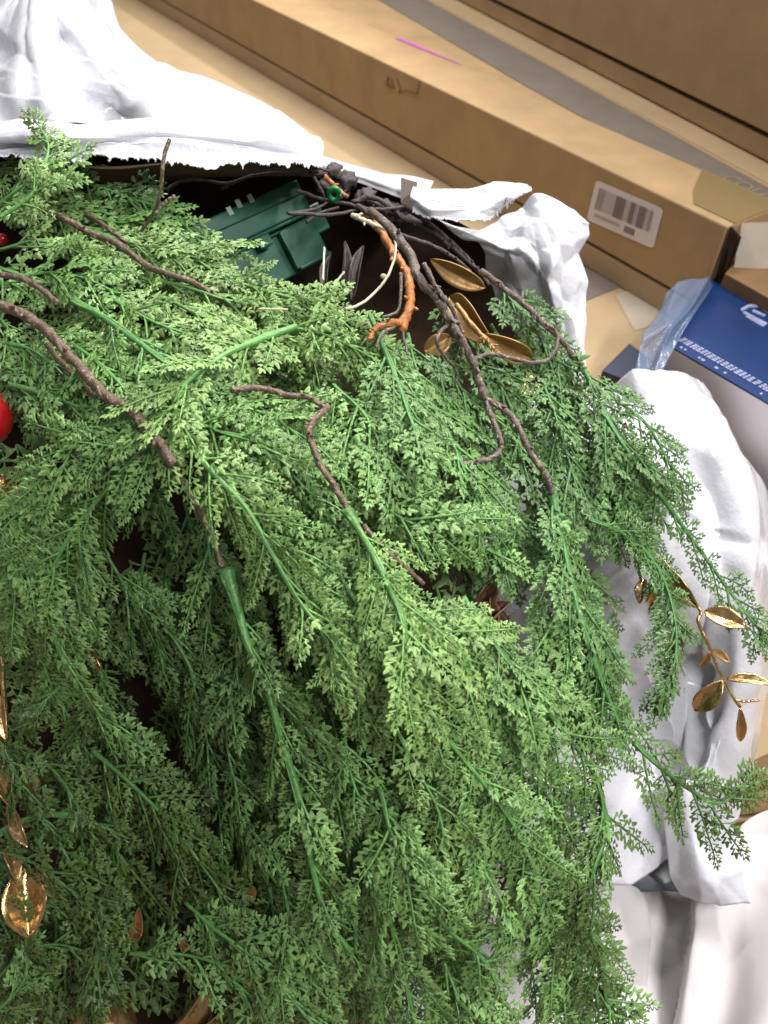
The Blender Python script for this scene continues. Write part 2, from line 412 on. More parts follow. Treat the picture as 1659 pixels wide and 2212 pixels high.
prism('body', [on_z(u, v, .47) for u, v in ((1400, 800), (1760, 770), (1760, 1250), (1600, 1150), (1500, 950))], .25, .468, M_whiteb, wb)
prism('inner_flap', [on_z(u, v, .475) for u, v in ((1570, 950), (1700, 930), (1700, 1120), (1625, 1040))], .470, .474, M_whiteb, wb, .0008)
nb = empty('navy_packet', on_z(1660, 1050, .42), 'dark navy packet peeping in at the right edge beside the white bag', 'packet')
prism('packet', [on_z(u, v, .50) for u, v in ((1643, 1010), (1720, 960), (1720, 1140), (1650, 1085))], .477, .50, M_navy, nb)
cr = empty('kraft_carton', on_z(1650, 1600, .3), 'brown kraft carton edge at the right edge below the gold leaves', 'carton')
prism('body', [on_z(u, v, .32) for u, v in ((1560, 1420), (1800, 1350), (1800, 1740), (1580, 1780))], .25, .32, M_card_lt, cr)
prism('dark_flap', [on_z(u, v, .325) for u, v in ((1600, 1655), (1720, 1600), (1720, 1745), (1600, 1760))], .3205, .3245, M_card_dk, cr)

# =================================================================== WHITE MAILER BAG
bag = empty('mailer_bag', P(1000, 1400, .7), 'big white plastic mailer bag torn open around the green garland', 'bag')
def radial(u, v):
    a = np.arctan2(u - 78, v + 40); r = np.hypot(u - 78, v + 40)
    tri = lambda x: np.abs((x % 1) * 2 - 1)
    k = np.clip(r / 300, 0, 1) * np.clip((262 - v) / 60, 0, 1)
    return 1.6 * k * (-.020 * np.exp(-((a - .10) / .13) ** 2) + .022 * np.exp(-((a - .42) / .16) ** 2) - .016 * np.exp(-((a - .68) / .09) ** 2) + .010 * np.sin(a * 9) + .01 * np.exp(-((a + .35) / .1) ** 2))
sheet('upper_panel', [
    [(-80, -70, .70), (60, -60, .66), (130, -60, .66), (215, -60, .72)],
    [(-80, 50, .64), (50, 40, .60), (160, 40, .62), (262, 35, .70)],
    [(-80, 150, .58), (90, 145, .565), (220, 135, .60), (370, 138, .66)],
    [(-80, 220, .54), (150, 205, .535), (340, 200, .57), (562, 226, .63)],
    [(-80, 285, .51), (110, 268, .52), (360, 285, .545), (680, 296, .59)]], M_bag, bag, (130, 170), ((12, .0045), (60, .0022)), 11, fn=radial)
sheet('hem_band', [
    [(-80, 272, .520), (60, 262, .518), (200, 266, .522), (380, 268, .535), (560, 275, .56), (692, 292, .585)],
    [(-80, 292, .500), (60, 290, .500), (200, 296, .505), (380, 285, .52), (560, 300, .535), (700, 318, .575)],
    [(-80, 330, .505), (60, 318, .512), (200, 322, .515), (380, 318, .52), (560, 330, .535), (704, 340, .57)],
    [(-80, 346, .500), (60, 342, .503), (170, 350, .505), (380, 352, .51), (560, 358, .53), (716, 352, .565)]], M_bag, bag, (50, 360), ((20, .0018), (90, .0007)), 21, rag=5)
sheet('rim_strip', [
    [(676, 330, .62), (740, 350, .62), (810, 364, .62), (880, 380, .62), (935, 398, .62)],
    [(680, 350, .60), (740, 368, .60), (800, 385, .60), (870, 405, .60), (920, 425, .60)],
    [(680, 372, .60), (742, 385, .60), (800, 403, .60), (860, 428, .60), (910, 450, .60)]], M_bag, bag, (20, 60), ((8, .001),), 31)
plate('grey_strap', [P(u, v, .592) for u, v in ((866, 383), (902, 394), (890, 450), (866, 438))], P(880, 400, .593) - P(880, 400, .592), .5, M_strap, bag)
sheet('folded_flap', [
    [(900, 402, .585), (960, 413, .572), (1040, 412, .568), (1100, 402, .575), (1140, 398, .585)],
    [(888, 425, .575), (950, 440, .560), (1040, 440, .558), (1105, 422, .567), (1150, 408, .578)],
    [(890, 458, .572), (945, 474, .560), (1045, 473, .558), (1092, 456, .565), (1132, 424, .575)]], M_bag, bag, (50, 110), ((9, .0022), (30, .0008)), 41, rag=2)
sheet('side_panel', [
    [(918, 452, .582), (1045, 446, .585), (1112, 414, .592), (1178, 408, .598), (1247, 471, .615)],
    [(990, 510, .580), (1085, 500, .578), (1150, 470, .580), (1200, 470, .59), (1256, 505, .613)],
    [(1040, 548, .590), (1110, 560, .585), (1170, 540, .578), (1215, 530, .588), (1262, 550, .612)],
    [(1050, 600, .625), (1130, 620, .605), (1175, 620, .592), (1222, 620, .59), (1264, 640, .612)],
    [(1090, 690, .63), (1160, 700, .61), (1200, 710, .60), (1232, 730, .60), (1258, 745, .612)],
    [(1150, 790, .63), (1190, 790, .61), (1215, 810, .60), (1235, 820, .60), (1250, 830, .612)]], M_bag, bag, (110, 110), ((10, .0062), (28, .0040), (90, .0009)), 52, soft=0)
def creases(u, v):
    h = 0
    for (x0, y0, x1, y1, a, w_) in ((1400, 1330, 1530, 1470, .012, 13), (1530, 1470, 1500, 1640, .016, 15), (1440, 1400, 1520, 1450, -.010, 9), (1480, 1120, 1640, 1190, .008, 8), (1420, 1640, 1500, 1745, .014, 12), (1590, 1250, 1560, 1560, .010, 14), (1340, 860, 1480, 900, .006, 16), (1500, 900, 1560, 1120, .008, 18), (1380, 1480, 1420, 1600, .010, 10)):
        dx, dy = x1 - x0, y1 - y0; L2 = dx * dx + dy * dy; t = np.clip(((u - x0) * dx + (v - y0) * dy) / L2, 0, 1)
        d = np.hypot(u - x0 - t * dx, v - y0 - t * dy); h = h + .32 * a * np.exp(-(d / (w_ * 1.5)) ** 2) 
    return h
sheet('lower_panel', [
    [(1100, 840, .64), (1250, 835, .64), (1325, 812, .635), (1400, 803, .63), (1478, 808, .64), (1505, 832, .68)],
    [(1080, 960, .62), (1250, 950, .60), (1360, 920, .59), (1440, 900, .595), (1512, 900, .62), (1540, 930, .68)],
    [(1040, 1150, .60), (1250, 1150, .59), (1420, 1100, .575), (1540, 1060, .585), (1610, 1020, .61), (1650, 1050, .68)],
    [(1000, 1400, .60), (1250, 1400, .60), (1430, 1380, .59), (1560, 1330, .58), (1630, 1290, .60), (1690, 1300, .68)],
    [(1000, 1600, .60), (1250, 1600, .61), (1420, 1600, .615), (1540, 1570, .59), (1610, 1540, .60), (1652, 1500, .68)],
    [(1000, 1750, .60), (1250, 1740, .61), (1400, 1740, .62), (1500, 1730, .60), (1570, 1710, .61), (1618, 1660, .67)],
    [(1000, 1850, .62), (1200, 1870, .62), (1340, 1880, .63), (1436, 1850, .63), (1520, 1800, .63), (1585, 1765, .66)]], M_bag, bag, (200, 170), ((10, .0070), (45, .0030), (170, .0009)), 61, soft=1, fn=creases)
sheet('corner_flap', [
    [(1425, 1700, .60), (1500, 1690, .595), (1575, 1690, .60)],
    [(1436, 1800, .61), (1505, 1790, .60), (1585, 1770, .61)],
    [(1450, 1880, .62), (1520, 1880, .60), (1600, 1860, .61)],
    [(1470, 1935, .63), (1545, 1950, .61), (1622, 1953, .60)]], M_bag, bag, (50, 50), ((7, .0022), (20, .0008)), 71)
M_slate = mat('slate_gap_shade', (.10, .11, .13), .3)  # dark slate that paints the shade of the gap by the corner flap
sheet('gap_shade_sheet', [[(1340, 1800, .66), (1430, 1790, .665), (1500, 1780, .66)], [(1340, 1860, .655), (1430, 1850, .665), (1500, 1850, .66)], [(1340, 1930, .645), (1430, 1925, .65), (1500, 1935, .645)]], M_slate, bag, (30, 30), ((8, .003),), 78)
sheet('bag_bottom', [
    [(760, 1700, .60), (900, 1700, .60), (1050, 1700, .60), (1250, 1700, .62), (1400, 1830, .65)],
    [(760, 1900, .62), (900, 1900, .62), (1050, 1900, .62), (1250, 1900, .63), (1400, 1920, .65)],
    [(740, 2120, .63), (900, 2080, .63), (1050, 2080, .63), (1250, 2080, .63), (1400, 2060, .64)],
    [(730, 2300, .60), (900, 2300, .60), (1050, 2300, .60), (1250, 2300, .60), (1400, 2300, .61)]], M_cloth, bag, (60, 60), ((16, .004), (40, .001)), 81)
wc = empty('white_sheet', P(1500, 2100, .66), 'soft white sheet bunched in the lower right corner', 'sheet')
def fold(u, v):
    c = 1492 - (v - 1960) * .12
    return np.where(u > c, -.022, 0) * 1 / (1 + np.exp(-(u - c) / 3)) + .012 * np.exp(-((u - 1430) / 60) ** 2) + .006 * np.sin((u + v * .3) / 38)
sheet('sheet_fabric', [
    [(1250, 1880, .68), (1380, 1900, .67), (1470, 1905, .67), (1560, 1830, .67), (1640, 1760, .67), (1760, 1720, .66)],
    [(1250, 1960, .66), (1380, 1960, .65), (1470, 1970, .65), (1560, 1920, .65), (1640, 1880, .65), (1760, 1860, .64)],
    [(1250, 2080, .64), (1380, 2080, .635), (1470, 2090, .63), (1560, 2080, .63), (1640, 2060, .62), (1760, 2060, .61)],
    [(1250, 2300, .60), (1380, 2300, .60), (1470, 2300, .60), (1560, 2300, .59), (1640, 2300, .58), (1760, 2300, .57)]], M_cloth, wc, (120, 160), ((10, .003), (30, .0006)), 91, fn=fold, soft=4)

# brown cardboard inside the bag
ins = empty('inner_carton', P(500, 700, .7), 'brown cardboard lining, shade put into its colour, in the opening behind the green case', 'carton')
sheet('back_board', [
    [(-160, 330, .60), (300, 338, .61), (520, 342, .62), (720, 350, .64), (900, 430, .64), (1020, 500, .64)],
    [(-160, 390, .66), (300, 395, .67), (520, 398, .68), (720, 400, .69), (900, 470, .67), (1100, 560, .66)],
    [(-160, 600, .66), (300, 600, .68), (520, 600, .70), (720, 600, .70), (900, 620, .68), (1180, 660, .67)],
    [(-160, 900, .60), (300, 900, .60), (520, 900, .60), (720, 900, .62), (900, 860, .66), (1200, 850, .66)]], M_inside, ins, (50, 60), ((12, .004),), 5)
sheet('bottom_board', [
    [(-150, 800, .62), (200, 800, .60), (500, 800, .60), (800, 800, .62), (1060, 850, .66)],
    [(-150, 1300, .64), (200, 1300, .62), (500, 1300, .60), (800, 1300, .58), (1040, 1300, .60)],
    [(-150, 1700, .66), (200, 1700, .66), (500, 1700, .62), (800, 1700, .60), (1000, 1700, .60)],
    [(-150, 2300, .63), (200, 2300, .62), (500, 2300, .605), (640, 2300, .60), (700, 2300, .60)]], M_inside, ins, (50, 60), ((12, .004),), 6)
kb = empty('beige_carton_flap', P(640, 2050, .58), 'flat beige cardboard flap glimpsed through the lowest sprays', 'cardboard')
plate('flap', [P(u, v, d) for u, v, d in ((470, 1980, .59), (700, 1890, .58), (850, 1950, .575), (830, 2120, .58), (720, 2280, .58), (480, 2280, .58))], P(640, 2050, .6) - P(640, 2050, .58), .05, M_card_lt, kb)

M_mid = mat('brown_cardboard_lit_tone', (.17, .11, .065), .85, var=(30, .2), bump=(60, .4, .002))  # lighter copy of the lining colour, paints the lit strip under the torn edge
sheet('lit_board_strip', [
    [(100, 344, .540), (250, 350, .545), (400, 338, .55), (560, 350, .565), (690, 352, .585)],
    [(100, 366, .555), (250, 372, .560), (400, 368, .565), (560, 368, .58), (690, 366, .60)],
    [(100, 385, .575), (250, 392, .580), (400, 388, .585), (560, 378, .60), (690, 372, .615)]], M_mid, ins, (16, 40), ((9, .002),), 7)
# =================================================================== GREEN CASE
gc = empty('green_case', P(560, 520, .6), 'dark green plastic case with snap latch and three pale marks inside the bag', 'plastic case')
A0 = P(436, 478, .565); A1 = P(636, 390, .610); A2 = A0 + P(656, 462, .615) - A1
ax = A1 - A0; lx = np.linalg.norm(ax); ax /= lx
ay = A2 - A0; ay -= ax * np.dot(ay, ax); ly = np.linalg.norm(ay) ; ay /= ly
an = np.cross(ax, ay)
if np.dot(an, rays(560, 500)) > 0: an = -an
def gbox(name, x0, x1, y0, y1, z0, z1, m, par=gc, bev=.0012):
    V = [A0 + ax * x + ay * y + an * z for x in (x0, x1) for y in (y0, y1) for z in (z0, z1)]
    Fs = [(0, 1, 3, 2), (4, 6, 7, 5), (0, 4, 5, 1), (2, 3, 7, 6), (0, 2, 6, 4), (1, 5, 7, 3)]
    me = bpy.data.meshes.new(name); me.from_pydata([tuple(v) for v in V], [], Fs); me.update()
    import bmesh; b = bmesh.new(); b.from_mesh(me); bmesh.ops.recalc_face_normals(b, faces=b.faces); b.to_mesh(me); b.free()
    o = link(name, me, m, par)
    if bev: q = o.modifiers.new('bevel', 'BEVEL'); q.width = bev; q.segments = 2
    return o
X0 = -.04
gbox('lid', X0, lx * 1.03, 0, ly * .95, -.012, 0, M_green)
gbox('lid_ridge', X0, lx * 1.0, ly * .40, ly * .44, 0, .002, M_green)
gbox('lid_rim', X0, lx * 1.05, ly * .95, ly * 1.06, -.010, -.002, M_green)
gbox('body', X0, lx * 1.06, ly * .2, ly * 2.5, -.050, -.013, M_green)
gbox('rim_step', X0, lx * 1.08, ly * 1.06, ly * 1.2, -.016, -.010, M_green)
lt = gbox('latch', lx * .66, lx * 1.04, ly * 1.15, ly * 2.45, -.012, -.006, M_green)
gbox('latch_lip', lx * .66, lx * 1.04, ly * 2.36, ly * 2.47, -.006, -.002, M_green, lt)
gbox('hinge_tab', lx * .40, lx * .54, ly * 1.02, ly * 1.40, -.010, -.003, M_green)
gbox('end_tab', lx * 1.06, lx * 1.24, ly * .8, ly * 1.7, -.030, -.014, M_green)
for u, v in ((496, 456), (515, 440), (541, 429)):
    q = P(u, v, .6); t = np.dot(A0 - CAM, an) / np.dot(rays(u, v), an); q = CAM + rays(u, v) * t
    x_, y_ = np.dot(q - A0, ax), np.dot(q - A0, ay)
    gbox('pale_mark', x_ - .0022, x_ + .0022, y_ - .0032, y_ + .0032, .0002, .0007, M_case_ink, gc, 0)

# =================================================================== GARLAND
CTRL = np.array([(0, 350, .56), (300, 480, .55), (600, 600, .51), (800, 700, .485), (1100, 750, .52), (1300, 850, .54), (1500, 1100, .555), (1600, 1300, .555),
    (0, 600, .51), (300, 700, .47), (0, 850, .475), (400, 900, .43), (800, 1000, .43), (1100, 1100, .465), (1300, 1050, .51), (0, 1200, .475), (300, 1300, .47), (500, 1300, .445), (800, 1400, .41),
    (1100, 1500, .43), (1350, 1400, .49), (0, 1500, .53), (250, 1500, .53), (330, 1750, .50), (0, 1800, .54), (150, 1900, .53), (600, 1700, .455), (900, 1800, .42), (1250, 1800, .455), (1350, 2100, .48), (900, 2150, .44),
    (600, 2100, .46), (300, 2100, .50), (0, 2150, .54), (1500, 1700, .50), (1600, 1700, .51)])
def mound(u, v):
    u = np.asarray(u, float); v = np.asarray(v, float)
    d2 = (u[..., None] - CTRL[:, 0]) ** 2 + (v[..., None] - CTRL[:, 1]) ** 2
    wt = np.exp(-d2 / (2 * 130 ** 2)) + 1e-4 / (1 + d2 / 1e5)
    return (wt * CTRL[:, 2]).sum(-1) / wt.sum(-1)
def mnormal(u, v):
    e = 8.; a = P(u + e, v, mound(u + e, v)) - P(u - e, v, mound(u - e, v)); b = P(u, v - e, mound(u, v - e)) - P(u, v + e, mound(u, v + e))
    n = np.cross(a, b); return n / np.linalg.norm(n, axis=-1)[..., None]

def leaflet_template(lobes):
    V = []; T = []
    for bx, ln, ang, wd in lobes:
        b = len(V); a = math.radians(ang); d = np.array([math.cos(a), math.sin(a)]); s = np.array([-d[1], d[0]])
        o = np.array([bx, 0.])
        for f, wf, hz in ((0, .55, .05), (.5, 1., .06), (.84, .78, .05)):
            c = o + d * ln * f
            V += [(*(c + s * wd * wf), 0), (*c, hz), (*(c - s * wd * wf), 0)]
        V.append((*(o + d * ln), .012))
        for j in range(3):
            j2 = (j + 1) % 3
            T += [(b + j, b + j2, b + 3 + j2), (b + j, b + 3 + j2, b + 3 + j), (b + 3 + j, b + 3 + j2, b + 6 + j2), (b + 3 + j, b + 6 + j2, b + 6 + j), (b + 6 + j, b + 6 + j2, b + 9)]
    V = np.array(V, float); V[:, 2] -= .16 * V[:, 0] ** 2 + .10 * np.abs(V[:, 1])
    return V, np.array(T)
def blade_template(sd, pairs=2):
    r = np.random.RandomState(sd); J = lambda a, b=.05: a + r.uniform(-b, b)
    V = []; T = []
    def add(x, y, z): V.append((x, y, z)); return len(V) - 1
    sx = [0., J(.30, .04), J(.58, .04)] if pairs == 2 else [0., J(.42, .05)]
    sp = [add(x, 0, .05) for x in sx]
    for sg in (1, -1):
        if pairs == 2: tips = [(J(.46, .07), J(.30, .04)), (J(.76, .05), J(.26, .04))]; nts = [(J(.05, .02), .05), (J(.46, .03), J(.13, .02)), (J(.74, .03), J(.12, .02))]
        else: tips = [(J(.56, .08), J(.38, .06))]; nts = [(.05, .05), (J(.60), J(.13, .02))]
        nt = [add(x, y * sg, -.03) for x, y in nts]
        for k, (tx, ty) in enumerate(tips):
            s0 = sp[k]; s1 = sp[k + 1]; bx = (sx[k] + sx[k + 1]) / 2 + .02; d = np.array([tx - bx, ty]); L = np.linalg.norm(d); d /= L; q = np.array([-d[1], d[0]]); w_ = J(.066, .008)
            c = np.array([bx, 0]) + d * L * .55; m = add(c[0], c[1] * sg, .06)
            rim = []
            for a, f, hh in ((w_ * 1.15, .66, .0), (w_ * .9, .93, -.01), (0, 1.05, -.012), (-w_ * .9, .93, -.01), (-w_ * 1.15, .66, .0)):
                p = np.array([bx, 0]) + d * L * f + q * a; rim.append(add(p[0], p[1] * sg, hh))
            ring = [s0, nt[k]] + rim + [nt[k + 1], s1]
            for a in range(len(ring) - 1):
                T.append((m, ring[a], ring[a + 1]) if sg < 0 else (m, ring[a + 1], ring[a]))
        if sg > 0: e1 = nt[-1]
        else: e2 = nt[-1]
    x0 = sx[-1]; m = add(.80, 0, .06); w_ = J(.072, .008)
    rim = [add(.86, w_ * 1.2, 0), add(.98, w_ * .8, -.01), add(J(1.05, .03), 0, -.012), add(.98, -w_ * .8, -.01), add(.86, -w_ * 1.2, 0)]
    ring = [sp[-1], e1] + rim + [e2, sp[-1]]
    for a in range(len(ring) - 1): T.append((m, ring[a + 1], ring[a]))
    V = np.array(V, float); V[:, 2] -= J(.10, .08) * V[:, 0] ** 2 + J(.14, .10) * np.abs(V[:, 1])
    return V, np.array(T)
LT = [blade_template(k) for k in range(7)]
LT_LO = [blade_template(k, 1) for k in range(20, 24)]

STEMC = np.array([.085, .235, .07])
def branch_geometry(ac, O, Tdir, N, length, leaf, tint, rng, lo=False, droop=.25, width=1.0):
    """one frond: a thin rib with leaflets both sides.  O origin, Tdir direction, N facing"""
    n = 7; s = np.linspace(0, 1, n)
    B = np.cross(Tdir, N); g = np.array([0, -.25, -1.0])
    bend = rng.uniform(-.45, .45)
    pts = O + length * (s[:, None] * Tdir + (s ** 2)[:, None] * (bend * B * .5 + droop * .5 * g * rng.uniform(.3, 1.2)))
    Tn, Nn, Bn = frames(pts, N)
    rc = STEMC * .2 + tint[0] * .7 + tint[1] * .35
    V, T = tube(pts, np.linspace(leaf * .08, leaf * .042, n), 5, 1.0); ac.add(V, T, rc)
    sp = leaf * .60; k = max(2, int(length / sp + .5))
    tt = (np.arange(k) + .7) / (k + .3)
    # stations, both sides
    ss = np.concatenate([tt, np.clip(tt + .25 / k, 0, 1), [1.0]]); side = np.concatenate([np.ones(k), -np.ones(k), [0]])
    prof = leaf * np.minimum(1, .66 + 1.6 * ss) * np.clip(1.28 - .72 * ss, .45, 1.0) * width * 1.10
    prof *= rng.uniform(.8, 1.15, len(ss)); prof[-1] = leaf * .75
    idx = ss * (n - 1); i0 = np.minimum(idx.astype(int), n - 2); f = (idx - i0)[:, None]
    lerp = lambda A: A[i0] * (1 - f) + A[i0 + 1] * f
    p, t_, n_, b_ = lerp(pts), lerp(Tn), lerp(Nn), lerp(Bn)
    ang = np.radians(rng.uniform(34, 50, len(ss)) * (1.08 - .38 * ss)) * side
    lift = rng.uniform(-.12, .18, len(ss))[:, None]
    X = t_ * np.cos(ang)[:, None] + b_ * np.sin(ang)[:, None] + n_ * lift; X /= np.linalg.norm(X, axis=1)[:, None]
    Z = n_ + b_ * rng.uniform(-.22, .22, len(ss))[:, None]
    Z -= X * np.sum(X * Z, 1)[:, None]; Z /= np.linalg.norm(Z, axis=1)[:, None]
    Y = np.cross(Z, X)
    tpl = LT_LO if lo else LT
    which = rng.randint(0, len(tpl), len(ss))
    for q, (TV, TT) in enumerate(tpl):
        m = which == q
        if not m.any(): continue
        sc = prof[m][:, None, None]
        W = p[m][:, None] + sc * (TV[None, :, 0:1] * X[m][:, None] + TV[None, :, 1:2] * Y[m][:, None] + TV[None, :, 2:3] * Z[m][:, None])
        c = tint[0] + (tint[1] - tint[0]) * (np.clip(TV[:, 0] * .6 + .5 * np.abs(TV[:, 1]) + .25, 0, 1))[:, None]
        C = np.broadcast_to(c[None], (m.sum(), len(TV), 3)) * rng.uniform(.8, 1.2, (m.sum(), 1, 1))
        nn = m.sum(); TTT = (TT[None] + (np.arange(nn) * len(TV))[:, None, None]).reshape(-1, 3)
        ac.add(W.reshape(-1, 3), TTT, C.reshape(-1, 3))

G = empty('cedar_garland', P(600, 1200, .6), 'lush artificial green cedar garland with brown twigs spilling out of the torn white bag', 'garland')

def spray(path, lift=.0, arch=.008, blen=(102, 170), leaf=45, tint=None, seed=0, lo=False, sep=False, stem=5.0, start=.06, collar=False, spacing=46, lift_end=None, droop=.25, dens=1.0, side_only=0, width=1.0):
    rng = np.random.RandomState(seed + 1000)
    path = np.asarray(path, float); n = 26
    uv = catmull(path, n); s = np.linspace(0, 1, n)
    le = lift if lift_end is None else lift_end
    lf = lift * (1 - s) + le * s + arch * np.sin(np.pi * np.clip(s * 1.05, 0, 1)) + .002 * np.sin(s * 9 + seed)
    d = mound(uv[:, 0], uv[:, 1]) - lf
    pts = P(uv[:, 0], uv[:, 1], d)
    plen = np.sum(np.linalg.norm(np.diff(uv, axis=0), axis=1))
    px = float(d.mean()) / F
    up = mnormal(uv[:, 0], uv[:, 1]); Tn, Nn, Bn = frames(pts, up)
    if tint is None:
        y = rng.rand()
        tint = (np.array([.045, .17, .055]) * rng.uniform(.8, 1.2), np.array([.16 + .07 * y, .36 + .02 * y, .105 - .015 * y]) * rng.uniform(.85, 1.12))
    rad = np.linspace(stem * px * .5 * 1.15, stem * px * .30, n)
    if collar:
        for c_, a_ in ((.012, 1.0), (.05, .7)): rad = rad + stem * px * .5 * a_ * np.exp(-((s - c_) / .012) ** 2)
    ac = Acc(); m_ = 70
    pf_ = catmull(pts, m_); rf = np.interp(np.linspace(0, 1, m_), s, rad)
    if collar:
        sf = np.linspace(0, 1, m_); 
        for c_, a_ in ((.02, .55), (.075, .4)): rf = rf + stem * px * .5 * a_ * np.exp(-((sf - c_) / .012) ** 2)
    V, T = tube(pf_, rf, 7); sc_ = STEMC * .45 + tint[0] * .8; ac.add(V, T, sc_ * rng.uniform(.85, 1.15))
    # a few moulded ridges: second strand twisting along
    off = Bn * (rad * .7)[:, None] * np.sin(s * 11 + seed)[:, None] + Nn * (rad * .55)[:, None]
    V, T = tube(pts + off, rad * .45, 5); ac.add(V, T, sc_ * 1.3)
    sprayobj = link('cedar_spray', ac.mesh('cedar_spray'), M_stem, G)
    fol = Acc(); k = int(plen * (1 - start) / spacing)
    for i in range(k):
        for sd in (-1, 1):
            if side_only and sd != side_only: continue
            if rng.rand() > dens: continue
            f = start + (1 - start) * (i + (.0 if sd > 0 else .5) + rng.uniform(-.2, .2)) / k
            f = min(max(f, 0), .995); j = f * (n - 1); j0 = min(int(j), n - 2); fr = j - j0
            p = pts[j0] * (1 - fr) + pts[j0 + 1] * fr; t, nn_, b = Tn[j0], Nn[j0], Bn[j0]
            a = math.radians(rng.uniform(18, 54) * (1 - .35 * f)) * sd
            dr = t * math.cos(a) + b * math.sin(a) + nn_ * rng.uniform(-.38, .28); dr /= np.linalg.norm(dr)
            N2 = nn_ + b * (.15 * sd + rng.uniform(-.5, .5)) + t * rng.uniform(-.2, .2); N2 -= dr * np.dot(N2, dr); N2 /= np.linalg.norm(N2)
            L = rng.uniform(blen[0] * .62, blen[1] * 1.15) * px * (min(1, .55 + 2.2 * f) * min(1, 1.5 - 1.0 * f))
            tgt = Acc() if sep else fol
            tv = rng.uniform(.85, 1.15)
            branch_geometry(tgt, p, dr, N2, L, leaf * px * rng.uniform(.85, 1.15), (tint[0] * tv, tint[1] * tv), rng, lo, droop, width)
            if sep and tgt.n: link('frond', tgt.mesh('frond'), M_leaf, sprayobj)
    # tip frond
    branch_geometry(fol, pts[-2], Tn[-1], Nn[-1], blen[0] * .9 * px, leaf * px, tint, rng, lo, droop, width)
    link('foliage', fol.mesh('foliage'), M_leaf, sprayobj)
    return sprayobj

YG = lambda a=1., b=1.: (np.array([.10, .225, .052]) * a, np.array([.275, .43, .13]) * b)      # yellow green
EG = lambda a=1., b=1.: (np.array([.07, .18, .043]) * a, np.array([.205, .355, .105]) * b)     # mid green
BG = lambda a=1., b=1.: (np.array([.045, .115, .032]) * a, np.array([.115, .22, .062]) * b)  # bluish green
DG = lambda a=1., b=1.: (np.array([.030, .07, .015]) * a, np.array([.08, .14, .032]) * b)      # deep green; carries the painted shade of the lower left sprays

HERO = [
 # path, lift, kwargs
 ([(490, 1228), (510, 1300), (535, 1390), (575, 1480), (610, 1600), (645, 1720), (670, 1850), (705, 1980), (760, 2060)], .030, dict(tint=EG(), stem=19, collar=True, start=.16, blen=(102, 162))),
 ([(748, 1100), (790, 1170), (835, 1260), (870, 1340), (885, 1430), (925, 1540), (1000, 1640)], .034, dict(tint=YG(), stem=15, collar=True, start=.10, blen=(102, 185))),
 ([(900, 1500), (985, 1620), (1075, 1730), (1130, 1820), (1165, 1930), (1180, 2040)], .026, dict(tint=EG(1, 1.1), stem=11, blen=(93, 162))),
 ([(385, 935), (460, 1022), (533, 1100), (590, 1200), (640, 1290), (700, 1370), (725, 1450)], .036, dict(tint=YG(1, .92), stem=14, blen=(93, 153))),
 ([(430, 990), (520, 1070), (600, 1170), (690, 1290), (745, 1420), (800, 1560)], .028, dict(tint=EG(1, 1.1), stem=9, blen=(84, 137))),
 ([(640, 705), (560, 735), (478, 770), (404, 825), (380, 880), (368, 960)], .036, dict(tint=YG(1, 1.05), stem=15, blen=(102, 153))),
 ([(380, 890), (300, 905), (220, 925), (140, 975), (80, 1060), (30, 1150)], .030, dict(tint=EG(1, 1.05), stem=9, blen=(102, 170))),
 ([(360, 930), (290, 990), (220, 1070), (150, 1160), (90, 1280), (60, 1380)], .026, dict(tint=EG(), stem=11, blen=(102, 170))),
 ([(95, 1230), (110, 1330), (140, 1430), (200, 1530), (280, 1600)], .020, dict(tint=EG(.9, .85), stem=12, blen=(84, 137))),
 ([(1190, 1062), (1205, 1130), (1225, 1220), (1245, 1310), (1275, 1410), (1310, 1500), (1345, 1580)], .026, dict(tint=BG(1.1, 1.25), stem=15, collar=True, blen=(93, 153))),
 ([(1240, 770), (1275, 825), (1310, 900), (1365, 990), (1440, 1090), (1520, 1200), (1600, 1310), (1640, 1360)], .012, dict(tint=BG(), stem=11, collar=True, blen=(84, 137), leaf=37)),
 ([(1000, 1290), (1060, 1380), (1130, 1470), (1200, 1560), (1270, 1650), (1300, 1730), (1300, 1850)], .024, dict(tint=EG(.95, .95), stem=12, blen=(93, 162))),
 ([(1370, 1605), (1430, 1660), (1490, 1705), (1550, 1735), (1610, 1700)], .030, dict(tint=DG(1.2, 1.3), stem=11, blen=(102, 153), leaf=42)),
 ([(1270, 1120), (1340, 1150), (1400, 1200), (1440, 1270), (1460, 1360), (1455, 1440), (1430, 1510)], .020, dict(tint=BG(), stem=8, blen=(67, 99), leaf=35, spacing=28)),
 ([(800, 680), (840, 780), (868, 850), (895, 930), (920, 1010), (950, 1100)], .022, dict(tint=BG(1.2, 1.5), stem=12, blen=(102, 162))),
 ([(1290, 1700), (1310, 1790), (1285, 1870), (1265, 1960), (1290, 2060), (1310, 2160)], .020, dict(tint=DG(1.2, 1.4), stem=11, blen=(93, 137))),
 ([(820, 1700), (850, 1810), (905, 1900), (960, 2000), (1050, 2080), (1090, 2180)], .024, dict(tint=EG(.95, 1), stem=11, blen=(93, 162))),
 ([(790, 1880), (835, 1960), (860, 2070), (885, 2160), (905, 2260)], .024, dict(tint=EG(.9, .95), stem=13, blen=(84, 145))),
 ([(60, 1050), (40, 1120), (20, 1220), (10, 1330)], .020, dict(tint=EG(), stem=7, blen=(93, 137))),
 ([(160, 650), (230, 690), (320, 755), (400, 810), (470, 860)], .022, dict(tint=BG(1.5, 1.9), stem=16, blen=(84, 128), start=.3)),
 ([(60, 700), (180, 760), (260, 830), (330, 930)], .018, dict(tint=EG(1.1, 1.15), stem=10, blen=(93, 145))),
 ([(20, 830), (90, 850), (170, 880), (240, 930)], .018, dict(tint=EG(1.1, 1.15), stem=10, blen=(93, 145))),
]
seed = 0
